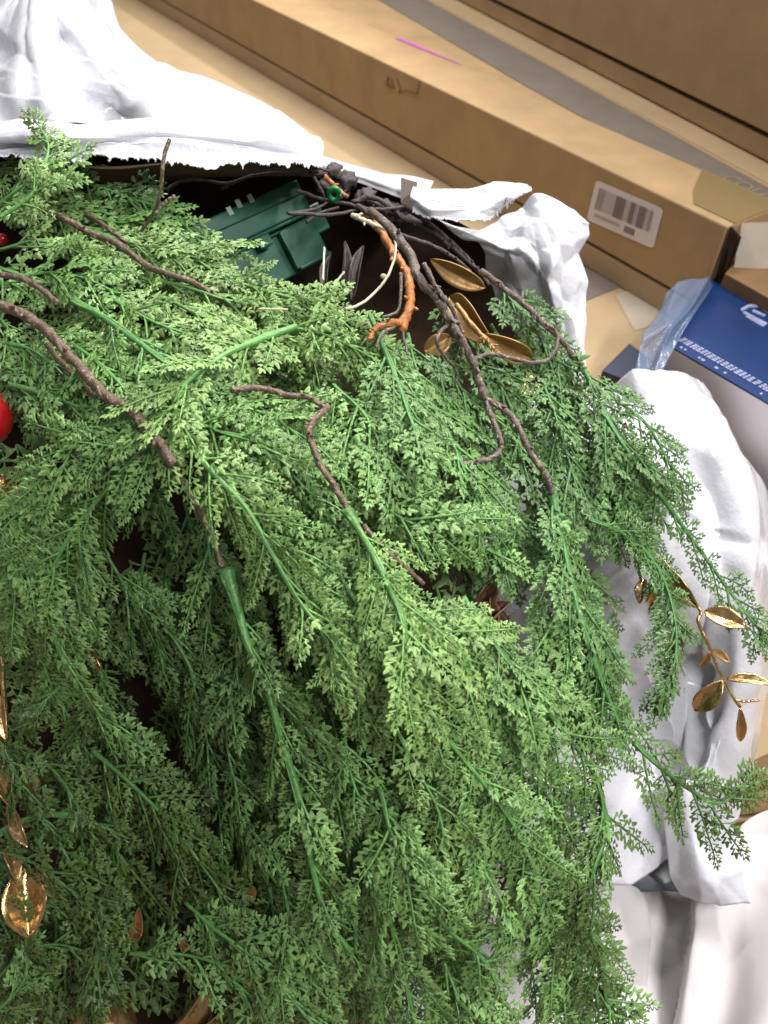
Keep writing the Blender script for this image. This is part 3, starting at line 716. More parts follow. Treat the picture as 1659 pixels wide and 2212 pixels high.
for path, lift, kw in HERO:
    seed += 1
    spray(path, lift, seed=seed, sep=seed <= 12, **kw)

# second rank, traced
SECOND = [
 ([(0, 470), (60, 430), (90, 380), (105, 320), (92, 285)], .075, dict(tint=YG(.9, .95), blen=(57, 84), leaf=33, spacing=26)),
 ([(0, 440), (50, 400), (95, 375), (140, 350)], .065, dict(tint=EG(1, 1), blen=(67, 97))),
 ([(60, 400), (150, 450), (250, 480), (330, 470)], .006, dict(tint=EG(1, 1.1), blen=(84, 122))),
 ([(120, 470), (230, 510), (340, 540), (440, 580)], .012, dict(tint=YG(.9, .9), blen=(84, 128))),
 ([(250, 540), (350, 540), (430, 560), (490, 600)], .008, dict(tint=YG(.9, .85), blen=(84, 128))),
 ([(300, 600), (400, 620), (500, 650), (600, 660), (680, 650)], .012, dict(tint=YG(.9, .9), blen=(84, 128))),
 ([(350, 640), (450, 690), (560, 730), (650, 745)], .016, dict(tint=YG(1, 1), blen=(84, 137))),
 ([(480, 600), (580, 630), (680, 660), (760, 700)], .010, dict(tint=YG(.9, .9), blen=(84, 128))),
 ([(600, 700), (690, 720), (780, 760), (850, 800)], .016, dict(tint=YG(1, .95), blen=(93, 145))),
 ([(0, 540), (80, 520), (150, 530), (230, 570)], .014, dict(tint=YG(.9, .9), blen=(76, 122))),
 ([(0, 620), (90, 590), (180, 600), (280, 650)], .014, dict(tint=EG(1, 1.1), blen=(84, 128))),
 ([(200, 620), (320, 690), (420, 730), (500, 790)], .016, dict(tint=YG(.9, .95), blen=(84, 128))),
 ([(0, 740), (80, 760), (150, 820), (230, 860)], .014, dict(tint=EG(1.1, 1.1), blen=(84, 137))),
 ([(400, 900), (470, 930), (560, 960), (640, 1010), (690, 1090)], .020, dict(tint=EG(1, 1), blen=(93, 153))),
 ([(560, 880), (630, 930), (700, 1000), (760, 1050)], .014, dict(tint=EG(1, 1), blen=(84, 137))),
 ([(480, 850), (560, 890), (640, 900), (720, 960)], .014, dict(tint=EG(1, 1.1), blen=(84, 137))),
 ([(720, 830), (790, 900), (840, 1000), (900, 1100)], .014, dict(tint=EG(1, 1.1), blen=(93, 153))),
 ([(900, 830), (960, 920), (1000, 1010), (1050, 1120), (1080, 1200)], .014, dict(tint=BG(1.3, 1.5), blen=(93, 153))),
 ([(800, 1080), (890, 1130), (990, 1160), (1080, 1200)], .018, dict(tint=EG(1, 1.1), blen=(93, 153))),
 ([(1000, 760), (1070, 820), (1110, 900), (1130, 1000)], .006, dict(tint=BG(1, 1.1), blen=(84, 128))),
 ([(1080, 620), (1150, 690), (1200, 760), (1230, 860)], -.004, dict(tint=BG(1, 1), blen=(67, 97))),
 ([(960, 640), (1010, 730), (1060, 800), (1090, 880)], -.012, dict(tint=BG(.9, 1), blen=(76, 116))),
 ([(1100, 640), (1160, 720), (1210, 800), (1260, 880)], .000, dict(tint=BG(1, 1), blen=(68, 101))),
 ([(940, 740), (990, 830), (1040, 900), (1060, 980)], -.006, dict(tint=BG(1, 1.1), blen=(83, 131))),
 ([(1060, 700), (1120, 800), (1170, 880), (1190, 980)], -.010, dict(tint=BG(1, 1.1), blen=(83, 123))),
 ([(880, 720), (900, 800), (930, 880)], .0, dict(tint=BG(1.2, 1.3), blen=(76, 116))),
 ([(1170, 820), (1200, 900), (1230, 1000), (1260, 1100)], .008, dict(tint=BG(1, 1.2), blen=(84, 137))),
 ([(1230, 850), (1300, 950), (1350, 1050), (1390, 1150)], .006, dict(tint=BG(1, 1.1), blen=(84, 128), leaf=37)),
 ([(1310, 850), (1390, 910), (1440, 990), (1470, 1060)], .006, dict(tint=BG(1, 1.15), blen=(76, 113), leaf=35)),
 ([(1290, 960), (1330, 1080), (1400, 1180), (1430, 1260)], .000, dict(tint=BG(1, 1.1), blen=(76, 122), leaf=37)),
 ([(1100, 1100), (1180, 1190), (1230, 1280), (1290, 1390)], .008, dict(tint=BG(1, 1.2), blen=(84, 128))),
 ([(1180, 1250), (1210, 1340), (1250, 1420), (1300, 1500)], .012, dict(tint=EG(.9, .9), blen=(84, 128))),
 ([(1130, 1440), (1230, 1480), (1300, 1520), (1370, 1570)], .010, dict(tint=EG(.9, .85), blen=(84, 128))),
 ([(1000, 1420), (1040, 1500), (1110, 1600), (1180, 1700), (1230, 1800)], .018, dict(tint=EG(1, 1.05), blen=(93, 153))),
 ([(880, 1300), (960, 1370), (1020, 1440), (1060, 1530)], .028, dict(tint=YG(1, .95), blen=(93, 153))),
 ([(820, 1280), (800, 1370), (790, 1470), (810, 1570)], .022, dict(tint=YG(1, 1), blen=(93, 145))),
 ([(700, 1150), (740, 1250), (790, 1340), (800, 1440)], .020, dict(tint=EG(1, 1.1), blen=(93, 145))),
 ([(560, 1440), (620, 1530), (690, 1620), (730, 1740)], .016, dict(tint=EG(.9, 1), blen=(93, 145))),
 ([(520, 1400), (500, 1500), (490, 1600), (510, 1700)], .010, dict(tint=BG(1, 1.2), blen=(84, 128))),
 ([(740, 1560), (760, 1680), (800, 1780), (820, 1880)], .016, dict(tint=EG(1, 1), blen=(93, 145))),
 ([(850, 1560), (900, 1660), (950, 1760), (960, 1860)], .020, dict(tint=YG(.9, .9), blen=(93, 145))),
 ([(1000, 1700), (1040, 1800), (1050, 1900), (1080, 2010)], .018, dict(tint=EG(1, 1), blen=(93, 145))),
 ([(1150, 1880), (1180, 1980), (1210, 2080), (1220, 2180)], .018, dict(tint=EG(1, .95), blen=(93, 137))),
 ([(600, 1850), (620, 1950), (650, 2050), (700, 2150)], .014, dict(tint=EG(.95, .95), blen=(93, 145))),
 ([(700, 1900), (760, 2000), (800, 2080), (820, 2180)], .014, dict(tint=EG(1, 1), blen=(84, 128))),
 ([(400, 1950), (470, 2010), (560, 2080), (640, 2170), (700, 2240)], .018, dict(tint=EG(.95, .9), blen=(93, 153))),
 ([(280, 2060), (380, 2060), (470, 2080), (560, 2110)], .010, dict(tint=EG(.9, .85), blen=(84, 137))),
 ([(480, 2100), (540, 2150), (600, 2220)], .012, dict(tint=EG(.95, .95), blen=(84, 128))),
 ([(200, 1620), (290, 1700), (370, 1780), (430, 1860), (500, 1960)], .012, dict(tint=DG(1.2, 1.2), stem=9, blen=(93, 145))),
 ([(340, 1330), (400, 1420), (440, 1520), (450, 1640)], .006, dict(tint=BG(1, 1), blen=(84, 137))),
 ([(230, 1200), (280, 1280), (330, 1350), (350, 1430)], .006, dict(tint=BG(1, 1), blen=(84, 128))),
 ([(190, 1020), (170, 1120), (160, 1220), (170, 1320)], .014, dict(tint=EG(1, 1), blen=(84, 137))),
 ([(0, 1180), (50, 1260), (60, 1360), (100, 1450)], .010, dict(tint=EG(.9, .9), blen=(84, 137))),
 ([(-20, 1810), (60, 1770), (150, 1760), (230, 1790)], .010, dict(tint=DG(1.3, 1.2), stem=15, blen=(67, 104), start=.5)),
 ([(120, 1800), (160, 1880), (210, 1960), (230, 2040)], .004, dict(tint=DG(1.1, 1.1), blen=(76, 122))),
 ([(60, 1620), (130, 1680), (170, 1760), (180, 1850)], .004, dict(tint=DG(1.1, 1.1), blen=(76, 122))),
 ([(330, 1700), (370, 1800), (400, 1900), (460, 1990)], .006, dict(tint=DG(1.1, 1.2), blen=(84, 128))),
 ([(-10, 2120), (50, 2060), (120, 2040), (200, 2060)], .004, dict(tint=DG(1, 1.1), blen=(76, 122))),
 ([(-20, 1940), (60, 1930), (140, 1950)], .004, dict(tint=DG(1, 1.1), blen=(76, 113))),
 ([(-30, 2200), (20, 2160), (50, 2120), (60, 2090)], .010, dict(tint=EG(.8, .8), blen=(67, 97))),
 ([(230, 2000), (210, 2080), (190, 2160)], .000, dict(tint=DG(1, 1), blen=(76, 113))),
 ([(-30, 1560), (20, 1640), (60, 1720), (110, 1790)], .018, dict(tint=DG(1, 1), blen=(45, 70))),
 ([(-20, 1840), (40, 1850), (100, 1880), (160, 1930)], .018, dict(tint=DG(1, 1), blen=(45, 70))),
 ([(130, 1480), (60, 1560), (20, 1660)], .012, dict(tint=DG(1, 1), blen=(45, 70))),
 ([(-60, 560), (0, 580), (60, 600), (130, 620)], .012, dict(tint=EG(1, 1), blen=(50, 75))),
 ([(-70, 640), (-10, 680), (40, 740), (70, 800)], .010, dict(tint=EG(1, 1), blen=(50, 75))),
 ([(-70, 760), (-10, 780), (40, 830), (70, 900)], .004, dict(tint=BG(1, 1), blen=(50, 75))),
 ([(-50, 350), (10, 370), (70, 400), (130, 440)], .020, dict(tint=EG(1, 1), blen=(45, 70))),
 ([(-60, 430), (0, 440), (60, 470), (110, 510)], .012, dict(tint=YG(.9, .9), blen=(45, 70))),
 ([(120, 380), (200, 400), (280, 430), (340, 480)], .000, dict(tint=BG(1, 1), blen=(45, 70))),
 ([(240, 420), (320, 440), (390, 480), (440, 530)], -.004, dict(tint=EG(1, 1), blen=(45, 70))),
 ([(1100, 1900), (1120, 2000), (1150, 2100), (1160, 2200)], .006, dict(tint=EG(1, 1), blen=(50, 80))),
 ([(1010, 1850), (1010, 1960), (1040, 2070), (1060, 2180)], .006, dict(tint=EG(1, 1), blen=(50, 80))),
 ([(1240, 2080), (1290, 2140), (1330, 2200), (1370, 2260)], .012, dict(tint=EG(.9, .9), blen=(76, 122))),
 ([(960, 2080), (990, 2160), (1010, 2240)], .010, dict(tint=EG(.9, .9), blen=(84, 128))),
]
for path, lift, kw in SECOND:
    seed += 1; kw.setdefault('stem', 7)
    spray(path, lift, seed=seed, spacing=kw.pop('spacing', 46), **kw)

# filling: follows the lie of the garland
FLOW = np.array([(100, 400, 20), (400, 600, 30), (700, 700, 25), (200, 750, 35), (120, 1000, 140), (80, 1200, 115), (280, 1300, 95), (500, 1100, 60), (700, 1200, 62), (900, 1000, 70), (1000, 1300, 58),
    (800, 1500, 70), (600, 1600, 75), (1100, 1600, 60), (1200, 1300, 72), (1300, 1000, 55), (1400, 1200, 62), (1300, 1700, 80), (1000, 1900, 72), (800, 2000, 80), (500, 2000, 60), (200, 1700, 60), (200, 2000, 90), (100, 1500, 85), (1250, 2000, 85)], float)
OUT = np.array([(-60, 340), (120, 350), (210, 420), (330, 470), (470, 560), (600, 610), (750, 660), (830, 780), (960, 800), (1190, 790), (1290, 810), (1350, 880), (1430, 980), (1450, 1080), (1400, 1180), (1330, 1300), (1330, 1400), (1350, 1600),
    (1330, 1800), (1310, 1980), (1320, 2290), (-60, 2290)], float)
def inside(u, v):
    c = False; n = len(OUT)
    for i in range(n):
        x0, y0 = OUT[i]; x1, y1 = OUT[(i + 1) % n]
        if (y0 > v) != (y1 > v) and u < (x1 - x0) * (v - y0) / (y1 - y0) + x0: c = not c
    return c
HOLES = [(130, 1900, 75), (50, 1460, 55), (30, 1080, 45), (30, 1640, 60), (1075, 1330, 60), (330, 1480, 75), (60, 1960, 50), (400, 2160, 90), (20, 900, 60), (1300, 1180, 60), (1240, 1140, 50), (680, 2050, 60), (840, 2120, 50), (220, 2170, 60), (1150, 1240, 50), (1000, 1950, 40), (1120, 1500, 35), (330, 1920, 60), (430, 1760, 40), (1060, 1880, 40), (1180, 2000, 40)]
def blocked(u, v, lf):
    return any((u - a) ** 2 + (v - b) ** 2 < r * r for a, b, r in HOLES) 
rng = np.random.RandomState(99)
for layer, (count, lift0, lo) in enumerate(((62, -.050, True), (60, -.027, False), (24, -.006, False))):
    made = 0; tries = 0; pts_used = []
    while made < count and tries < 6000:
        tries += 1
        u, v = rng.uniform(-40, 1420), rng.uniform(350, 2230)
        if not inside(u, v) or blocked(u, v, 0): continue
        if any((u - a) ** 2 + (v - b) ** 2 < (118 if layer < 2 else 150) ** 2 for a, b in pts_used): continue
        path = [(u, v)]; ok = True; ang0 = rng.uniform(-22, 22); L = rng.uniform(190, 300); cu_, cv_ = u, v
        for k in range(4):
            wt = 1 / ((FLOW[:, 0] - cu_) ** 2 + (FLOW[:, 1] - cv_) ** 2 + 2500) ** 1.5
            a = math.radians((wt * FLOW[:, 2]).sum() / wt.sum() + ang0)
            cu_ += math.cos(a) * L / 4; cv_ += math.sin(a) * L / 4
            if not inside(cu_, cv_) or (layer > 0 and blocked(cu_, cv_, 0)): ok = False; break
            path.append((cu_, cv_))
        if not ok: continue
        pts_used.append((u, v)); made += 1; seed += 1
        right = u > 1050 and v < 1500; left = u < 450 and v > 1350
        tn = BG(1, 1.1) if right else (DG(1, 1.1) if left else (YG(.85, .8) if v < 800 else EG(.9, .9)))
        spray(path, lift0 + rng.uniform(-.006, .006), seed=seed, lo=lo, tint=tn, stem=6, spacing=50, blen=(97, 162), leaf=48 if lo else 45)

# ------------------------------------------------------------------ twigs of the garland
def twig(name, path, lifts, width, m=M_twig, col=(.15, .085, .06), seed=0, parent=G, knobs=.13, k=8, depth=None, taper=.7):
    r = np.random.RandomState(seed + 300); path = np.asarray(path, float); n = 14 * len(path)
    uv = catmull(path, n); s = np.linspace(0, 1, n)
    if depth is None:
        d = mound(uv[:, 0], uv[:, 1]) - np.interp(s, np.linspace(0, 1, len(lifts)), lifts)
    else: d = np.interp(s, np.linspace(0, 1, len(depth)), depth)
    pts = P(uv[:, 0], uv[:, 1], d); px = d.mean() / F
    jit = r.randn(n, 3); 
    for _ in range(3): jit[1:-1] = (jit[:-2] + jit[1:-1] + jit[2:]) / 3
    pts = pts + jit * width * px * .12
    nz = r.rand(n); nz[1:-1] = (nz[:-2] + nz[1:-1] + nz[2:]) / 3
    rad = width * px * .5 * np.linspace(1, taper, n) * (1 + knobs * (nz - .4))
    V, T = tube(pts, rad, k)
    V = V + (r.rand(*V.shape) - .5) * width * px * .05
    ac = Acc(); ac.add(V, T, np.array(col))
    if width > 9 and k > 5:                  # a second moulded strand twisting round the first, and small nubs
        Tn, Nn, Bn = frames(pts); ph = s * n * .22 + seed
        V, T = tube(pts + (Bn * np.sin(ph)[:, None] + Nn * np.cos(ph)[:, None]) * rad[:, None] * .55, rad * .62, 6); ac.add(V, T, np.array(col) * 1.15)
        for q in r.randint(3, n - 3, max(1, n // 16)):
            a_ = r.uniform(0, 6.28); dv = Bn[q] * math.cos(a_) + Nn[q] * abs(math.sin(a_)) + Tn[q] * .8
            V, T = tube(np.stack([pts[q], pts[q] + dv * rad[q] * 1.7, pts[q] + dv * rad[q] * 2.1]), np.array([.55, .42, .15]) * rad[q], 5); ac.add(V, T, np.array(col) * 1.1)
    return link(name, ac.mesh(name), m, parent)
T_ = [
 ([(60, 432), (130, 470), (200, 505), (250, 525), (330, 580), (420, 612), (505, 665)], (.022, .026, .024, .016), 15),
 ([(185, 460), (230, 490), (275, 525)], (.018, .02), 10),
 ([(0, 592), (50, 603), (90, 625), (125, 655)], (.034, .032), 14),
 ([(-20, 650), (40, 675), (90, 705), (140, 755), (185, 805), (235, 860), (275, 880), (325, 935), (375, 1005)], (.036, .042, .044, .040), 24),
 ([(100, 745), (150, 800), (200, 850), (245, 865)], (.030, .034), 13),
 ([(372, 1005), (400, 1050), (430, 1100), (458, 1160), (482, 1225)], (.030, .038, .036), 15),
 ([(500, 842), (560, 838), (610, 850), (665, 858), (705, 880)], (.030, .034, .030), 14),
 ([(712, 878), (675, 912), (670, 945), (690, 1000), (722, 1050), (750, 1098)], (.030, .036, .036, .034), 15),
 ([(785, 1135), (830, 1185), (875, 1225), (915, 1262)], (.032, .034, .024), 12),
 ([(800, 455), (850, 500), (885, 548), (905, 600), (940, 640), (965, 680), (990, 725), (1015, 770), (1032, 815), (1045, 860)], (-.02, .02, .045, .050, .052, .046, .040), 20),
 ([(915, 570), (945, 625), (975, 665), (1000, 720)], (.05, .054, .05), 11),
 ([(1045, 855), (1062, 900), (1080, 945), (1080, 970), (1055, 992), (990, 1002)], (.040, .038, .030, .02), 13),
 ([(1048, 862), (1090, 885), (1125, 935), (1150, 985), (1180, 1030), (1192, 1065)], (.040, .038, .036, .030), 15),
 ([(1022, 778), (1055, 765), (1100, 772), (1150, 784), (1185, 775), (1203, 745), (1200, 715), (1180, 700)], (.040, .044, .042, .034), 10),
 ([(975, 697), (950, 718), (945, 745), (965, 775), (985, 800), (985, 830)], (.050, .052, .040, .028), 9),
 ([(1040, 585), (1085, 620), (1130, 655), (1170, 695), (1205, 725), (1240, 768)], (.020, .022, .018, .014), 14),
 ([(366, 300), (354, 340), (350, 380), (346, 415), (335, 455), (305, 500)], (.075, .07, .055, .02), 9),
 ([(376, 424), (355, 440), (336, 462)], (.055, .05), 9),
 ([(480, 570), (440, 560), (400, 600)], (.0, .0), 8),
]
for i, (p, l, w_) in enumerate(T_):
    c = (.13, .095, .08) if 9 <= i <= 15 else ((.13, .10, .06) if i >= 16 else (.135, .09, .062))
    twig('brown_twig', p, l, w_, col=c, seed=i, taper=.85)
Z2 = lambda pts: [(339 + .4085 * x, 305 + .4085 * y) for x, y in pts]
for i, (p, w_, dd) in enumerate((
    ([(50, 260), (120, 215), (240, 205), (370, 225), (480, 190), (620, 170), (800, 180), (900, 170)], 8, (.55, .56, .58)),
    ([(340, 250), (400, 222), (450, 200)], 8, (.56, .565)),
    ([(740, 260), (880, 310), (1000, 330), (1100, 355), (1200, 360), (1310, 345)], 9, (.57, .56, .58)),
    ([(690, 380), (760, 385), (900, 390), (1030, 370), (1080, 340)], 9, (.54, .55, .57)),
    ([(1060, 340), (1200, 440), (1300, 500), (1450, 550), (1560, 610), (1659, 690)], 11, (.55, .545, .55)),
    ([(830, 190), (870, 260), (890, 310)], 7, (.56, .57)),
    ([(720, 380), (830, 360), (900, 325)], 7, (.545, .56)),
    ([(540, 140), (700, 128), (830, 140), (910, 160)], 7, (.57, .58)),
    ([(790, 430), (850, 385), (960, 350)], 8, (.55, .56)),
    ([(1040, 320), (1150, 300), (1300, 400), (1450, 480), (1560, 560), (1700, 680)], 12, (.58, .58, .57)),
    ([(1100, 300), (1250, 380), (1400, 450), (1530, 540)], 10, (.59, .59)),
    ([(1300, 340), (1420, 420), (1560, 540), (1659, 640), (1760, 760)], 13, (.585, .575, .57)))):
    twig('dark_twig', p if False else Z2(p), None, w_, m=M_dark, seed=60 + i, depth=dd)
# dark bark knot where the twigs meet
def blob(name, u, v, d, r, m, parent, seed, sq=(1, 1, .8), rough=.35, sub=4):
    import bmesh
    b = bmesh.new(); bmesh.ops.create_icosphere(b, subdivisions=sub, radius=1); c = P(u, v, d)
    for vv in b.verts:
        n_ = noise.noise(vv.co * 2.1 + Vector((seed, 0, 0))) + .5 * noise.noise(vv.co * 5 + Vector((seed, 3, 0)))
        q = vv.co * (1 + rough * n_); vv.co = Vector(c) + Vector((q.x * r * sq[0], q.y * r * sq[1], q.z * r * sq[2]))
    me = bpy.data.meshes.new(name); b.to_mesh(me); b.free()
    for p in me.polygons: p.use_smooth = True
    return link(name, me, m, parent)
for i, (u, v, r) in enumerate(((672, 362, .0045), (690, 372, .006), (722, 372, .0075), (748, 392, .0085), (700, 400, .006), (735, 415, .006), (790, 430, .009), (840, 460, .010), (880, 480, .010))):
    blob('bark_knot', u, v, .60, r, M_dark, G, i, rough=.6, sub=3)
# orange wrapped stem, pale bark, wires
ow = empty('orange_stem', P(860, 600, .52), 'orange brown paper wrapped wire stem bending down in the bag opening', 'stem')
twig('wrapped_wire', Z2([(1100, 380), (1180, 470), (1240, 570), (1300, 660), (1335, 760), (1335, 870), (1295, 985)]), None, 17, m=M_orange, seed=81, parent=ow, depth=(.56, .53, .51, .47), knobs=.5, taper=1.1)
twig('wrapped_wire', Z2([(1290, 960), (1230, 965), (1150, 1000), (1120, 1055)]), None, 16, m=M_orange, seed=82, parent=ow, depth=(.47, .46, .455), knobs=.5)
twig('wrapped_wire', Z2([(890, 190), (930, 230), (1010, 300)]), None, 11, m=M_orange, seed=83, parent=ow, depth=(.565, .57), knobs=.4)
twig('wrapped_wire', [(516, 655), (545, 668), (590, 686)], None, 9, m=M_orange, seed=84, parent=ow, depth=(.485, .478, .485), knobs=.3)
twig('pale_bark', Z2([(1030, 390), (1100, 420), (1210, 470)]), None, 11, m=M_wire, seed=85, parent=ow, depth=(.545, .53), knobs=.6)
for i, (p, w_) in enumerate((([(1290, 700), (1290, 800), (1270, 900), (1190, 930)], 8), ([(1260, 980), (1190, 1020), (1160, 1090)], 8), ([(1300, 1000), (1310, 1060), (1325, 1130)], 7))):
    twig('taupe_twig', Z2(p), None, w_ , m=M_twig, col=(.15, .12, .10), seed=86 + i, parent=G, depth=(.458, .455, .452))
cw = empty('cream_wire', P(830, 590, .5), 'thin cream wire looping in front of the dark bag opening', 'wire')
twig('wire', Z2([(1250, 497), (1263, 560), (1250, 640), (1210, 730), (1130, 820), (1060, 870), (995, 888)]), None, 6, m=M_wire, seed=91, parent=cw, depth=(.50, .49, .475, .452), taper=1, knobs=.1)
blob('wire_knot', 828, 597, .487, .0022, M_wire, cw, 3, rough=.2, sub=2)
for p in ([(885, 560), (882, 650), (878, 735)], [(990, 690), (960, 730), (935, 765)], [(540, 885), (610, 888), (690, 890)]):
    twig('wire', Z2(p), None, 5, m=M_wire, seed=95, parent=cw, depth=(.53, .50) if p[0][0] != 540 else (.462, .462), taper=.8, knobs=.1)
gt = empty('green_wire_tie', P(722, 418, .56), 'small shiny bright green wire tie ring round a dark stem', 'wire tie')
for rr_, dd in ((12, .558), (10, .566)):
    a = np.linspace(0, 2 * np.pi * .97, 40); q = np.stack([722 + rr_ * np.cos(a), 419 + rr_ * 1.05 * np.sin(a)], 1)
    ac = Acc(); V, T = tube(P(q[:, 0], q[:, 1], dd + .005 * np.sin(a)), .0016, 8); ac.add(V, T); link('tie_ring', ac.mesh('tie_ring'), M_gwire, gt)

# =================================================================== GOLD SPRIGS
def gold_leaf(u0, v0, u1, v1, wpx, d0, d1, m, parent, seed=0, cup=.25, roll=.2):
    r = np.random.RandomState(seed); a, b = P(u0, v0, d0), P(u1, v1, d1); ax = b - a; L = np.linalg.norm(ax); ax /= L
    N = CAM - a; N /= np.linalg.norm(N); B = np.cross(ax, N); B /= np.linalg.norm(B); N = np.cross(B, ax)
    N, B = N * math.cos(roll) + B * math.sin(roll), B * math.cos(roll) - N * math.sin(roll)
    W = wpx * (d0 + d1) / 2 / F; n, k = 17, 9; s = np.linspace(0, 1, n); t = np.linspace(-1, 1, k)
    prof = np.sin(np.pi * np.clip(s, 0.0, 1) ** .85) ** .75 * W * .5 + W * .02
    V = []
    for i in range(n):
        for j in range(k):
            c = cup * W * (t[j] ** 2) * math.sin(math.pi * s[i]) - .10 * W * math.exp(-(t[j] / .12) ** 2) * 1.0 + .05 * L * math.sin(math.pi * s[i]) + .02 * W * math.sin(s[i] * 14 + t[j] * 5 + seed)
            V.append(a + ax * L * s[i] + B * prof[i] * t[j] + N * c)
    me = mesh_np('leaf', np.array(V), grid_tris(n, k)); o = link('leaf', me, m, parent)
    sm = o.modifiers.new('thickness', 'SOLIDIFY'); sm.thickness = .0008; sm.offset = 0
    return o
gs = empty('gold_leaf_sprig', P(1540, 1400, .52), 'gold sprig with oval leaves hanging over the white bag at right', 'gold sprig')
DG_ = .53
for i, (a, b, c, d, w_, rl) in enumerate(((1432, 1222, 1508, 1314, 44, .5), (1522, 1320, 1613, 1354, 42, -.3), (1392, 1250, 1382, 1304, 26, .4), (1440, 1405, 1484, 1350, 36, .3), (1570, 1466, 1672, 1480, 30, -.8), (1500, 1535, 1561, 1470, 44, .2),
        (1511, 1440, 1534, 1408, 18, .6), (1538, 1404, 1576, 1432, 20, -.5), (1599, 1602, 1599, 1530, 20, .3), (1404, 1310, 1420, 1262, 24, .4))):
    gold_leaf(a, b, c, d, w_, DG_, DG_ - .01, M_gold_m if i in (6, 7) else M_gold, gs, i, roll=rl)
twig('sprig_stem', [(1430, 1205), (1470, 1262), (1512, 1318), (1509, 1345), (1534, 1402), (1562, 1468), (1598, 1528)], None, 9, m=M_gold, seed=101, parent=gs, depth=(.53, .524, .524), taper=.8)
twig('sprig_stem', [(1590, 1513), (1615, 1515), (1640, 1512)], None, 7, m=M_gold, seed=102, parent=gs, depth=(.522, .525))
g2 = empty('gold_leaf_sprig', P(1040, 720, .5), 'matt gold sprig with large leaves between the grey twigs and the bag rim', 'gold sprig')
gold_leaf(972, 640, 1062, 742, 66, .51, .49, M_gold_m, g2, 21, cup=.5, roll=.3)
gold_leaf(1148, 774, 1048, 722, 46, .50, .485, M_gold_m, g2, 22, cup=.5, roll=-.2)
gold_leaf(1048, 622, 930, 560, 44, .53, .53, M_gold_m, g2, 23, cup=.3, roll=-.3)
gold_leaf(915, 760, 975, 725, 44, .50, .50, M_gold_m, g2, 24, cup=.3)
twig('sprig_stem', [(985, 655), (1012, 693), (1042, 726), (1060, 745), (1080, 768)], None, 12, m=M_gold_m, seed=103, parent=g2, depth=(.49, .475, .48), taper=.9, knobs=.1)
twig('sprig_stem', [(1042, 728), (1032, 740), (1040, 755)], None, 7, m=M_gold_m, seed=104, parent=g2, depth=(.474, .478))
g3 = empty('gold_foil_cluster', P(1145, 835, .5), 'small crumpled glittering gold cluster deep in the foliage at upper right', 'ornament')
for i in range(9):
    blob('foil_bead', 1145 + R.uniform(-16, 16), 836 + R.uniform(-22, 22), .515, .0028, M_gold, g3, i, rough=.5, sub=2)
g4 = empty('gold_leaf_sprig', P(60, 1500, .54), 'glossy gold leaves glimpsed among dark sprays at the left edge', 'gold sprig')
for i, (a, b, c, d, w_, rl) in enumerate(((10, 1010, 56, 1100, 50, .3), (66, 1035, 108, 1110, 42, -.4), (30, 1130, 70, 1060, 34, .8), (110, 1120, 84, 1075, 26, -.7), (-10, 1090, 26, 1020, 30, .5), (4, 1340, 8, 1440, 26, .8), (0, 1500, 14, 1600, 30, .5), (-20, 1650, 22, 1740, 40, -.3), (82, 1720, 44, 1650, 26, .4),
        (30, 1750, 60, 1830, 30, .6), (56, 1870, 62, 2026, 84, .15), (16, 1830, 36, 1900, 34, -.4), (195, 1390, 220, 1450, 24, .8), (100, 1870, 116, 1940, 28, .5), (20, 1120, 50, 1150, 24, -.6), (90, 1180, 70, 1130, 22, .4))):
    gold_leaf(a, b, c, d, w_, .518, .506, M_gold, g4, 40 + i, roll=rl, cup=.4)
twig('sprig_stem', [(10, 1240), (4, 1400), (14, 1600), (20, 1750), (40, 1900)], None, 11, m=M_gold, seed=105, parent=g4, depth=(.535, .535), taper=.9)
g5 = empty('gold_leaf_sprig', P(450, 2150, .52), 'long curved gold leaves in the hollow at the bottom left', 'gold sprig')
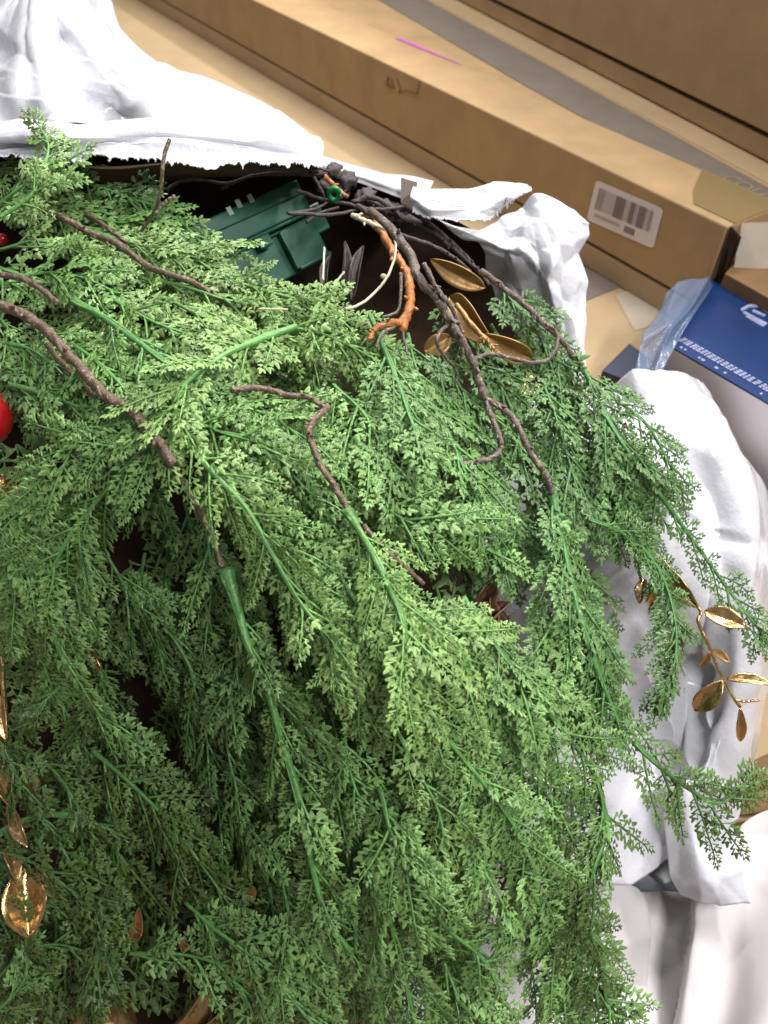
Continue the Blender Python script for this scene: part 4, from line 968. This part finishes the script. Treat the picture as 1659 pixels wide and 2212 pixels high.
for i, (a, b, c, d, w_, rl) in enumerate(((330, 2260, 480, 2080, 60, .9), (370, 2290, 560, 2130, 80, .5), (500, 2260, 600, 2150, 60, .4), (420, 2110, 385, 2020, 26, .3), (545, 1950, 500, 1910, 40, .2), (280, 2040, 300, 1960, 30, .3))):
    gold_leaf(a, b, c, d, w_, .535, .52, M_gold, g5, 60 + i, roll=rl, cup=.5)
gb = blob('gold_bauble', 222, 2230, .54, .024, M_gold, None, 5, sq=(1, 1, 1), rough=.01, sub=4)
tag(gb, 'round gold bauble half hidden at the bottom edge left of centre', 'bauble')
def sphere(name, u, v, d, r, m, label, cat):
    o = blob(name, u, v, d, r, m, None, 9, sq=(1, 1, 1), rough=0.006, sub=5); tag(o, label, cat); return o
sphere('red_bauble', -47, 900, .47, .0205, M_red, 'large glossy red bauble cut off by the left edge among the sprays', 'bauble')
sphere('red_berry', 6, 518, .535, .0045, M_red, 'small red berry at the left edge high up in the foliage', 'berry')
sphere('red_berry', 800, 2225, .56, .016, M_red, 'red berry below the lowest sprays at the bottom edge', 'berry')
br = empty('red_berry_pick', P(1350, 930, .57), 'tiny coral red berries seen through the sprays at upper right', 'berries')
for u, v in ((1300, 905), (1340, 905), (1350, 922), (1298, 925), (1222, 948)): blob('berry', u, v, .565, .0018, M_red, br, u, rough=.1, sub=2)
dr = empty('dry_brown_flower', P(1070, 1330, .5), 'crumpled dry brown petals in the gap right of centre', 'dried flower')
for i, (a, b, c, d, w_, rl) in enumerate(((1030, 1310, 1072, 1240, 40, .3), (1050, 1350, 1100, 1300, 44, -.5), (1060, 1400, 1080, 1320, 44, .7), (1090, 1400, 1100, 1330, 36, -.6), (1040, 1350, 1060, 1290, 36, .9))):
    gold_leaf(a, b, c, d, w_, .475, .465, M_dry, dr, 80 + i, roll=rl, cup=.8).name = 'petal'
dl = empty('dried_leaf_spray', P(760, 560, .6), 'dark brown dried leaves standing in the shadow right of the green case', 'dried leaves')
M_dl = mat('dark_dry_leaf', (.035, .022, .018), .5, var=(90, .4), bump=(160, .6, .001))
for i, (a, b, c, d, w_, rl) in enumerate(((735, 650, 745, 520, 22, .5), (760, 650, 785, 530, 24, -.4), (700, 630, 715, 550, 20, -.6))):
    gold_leaf(a, b, c, d, w_, .56, .585, M_dl, dl, 90 + i, roll=rl, cup=.6)
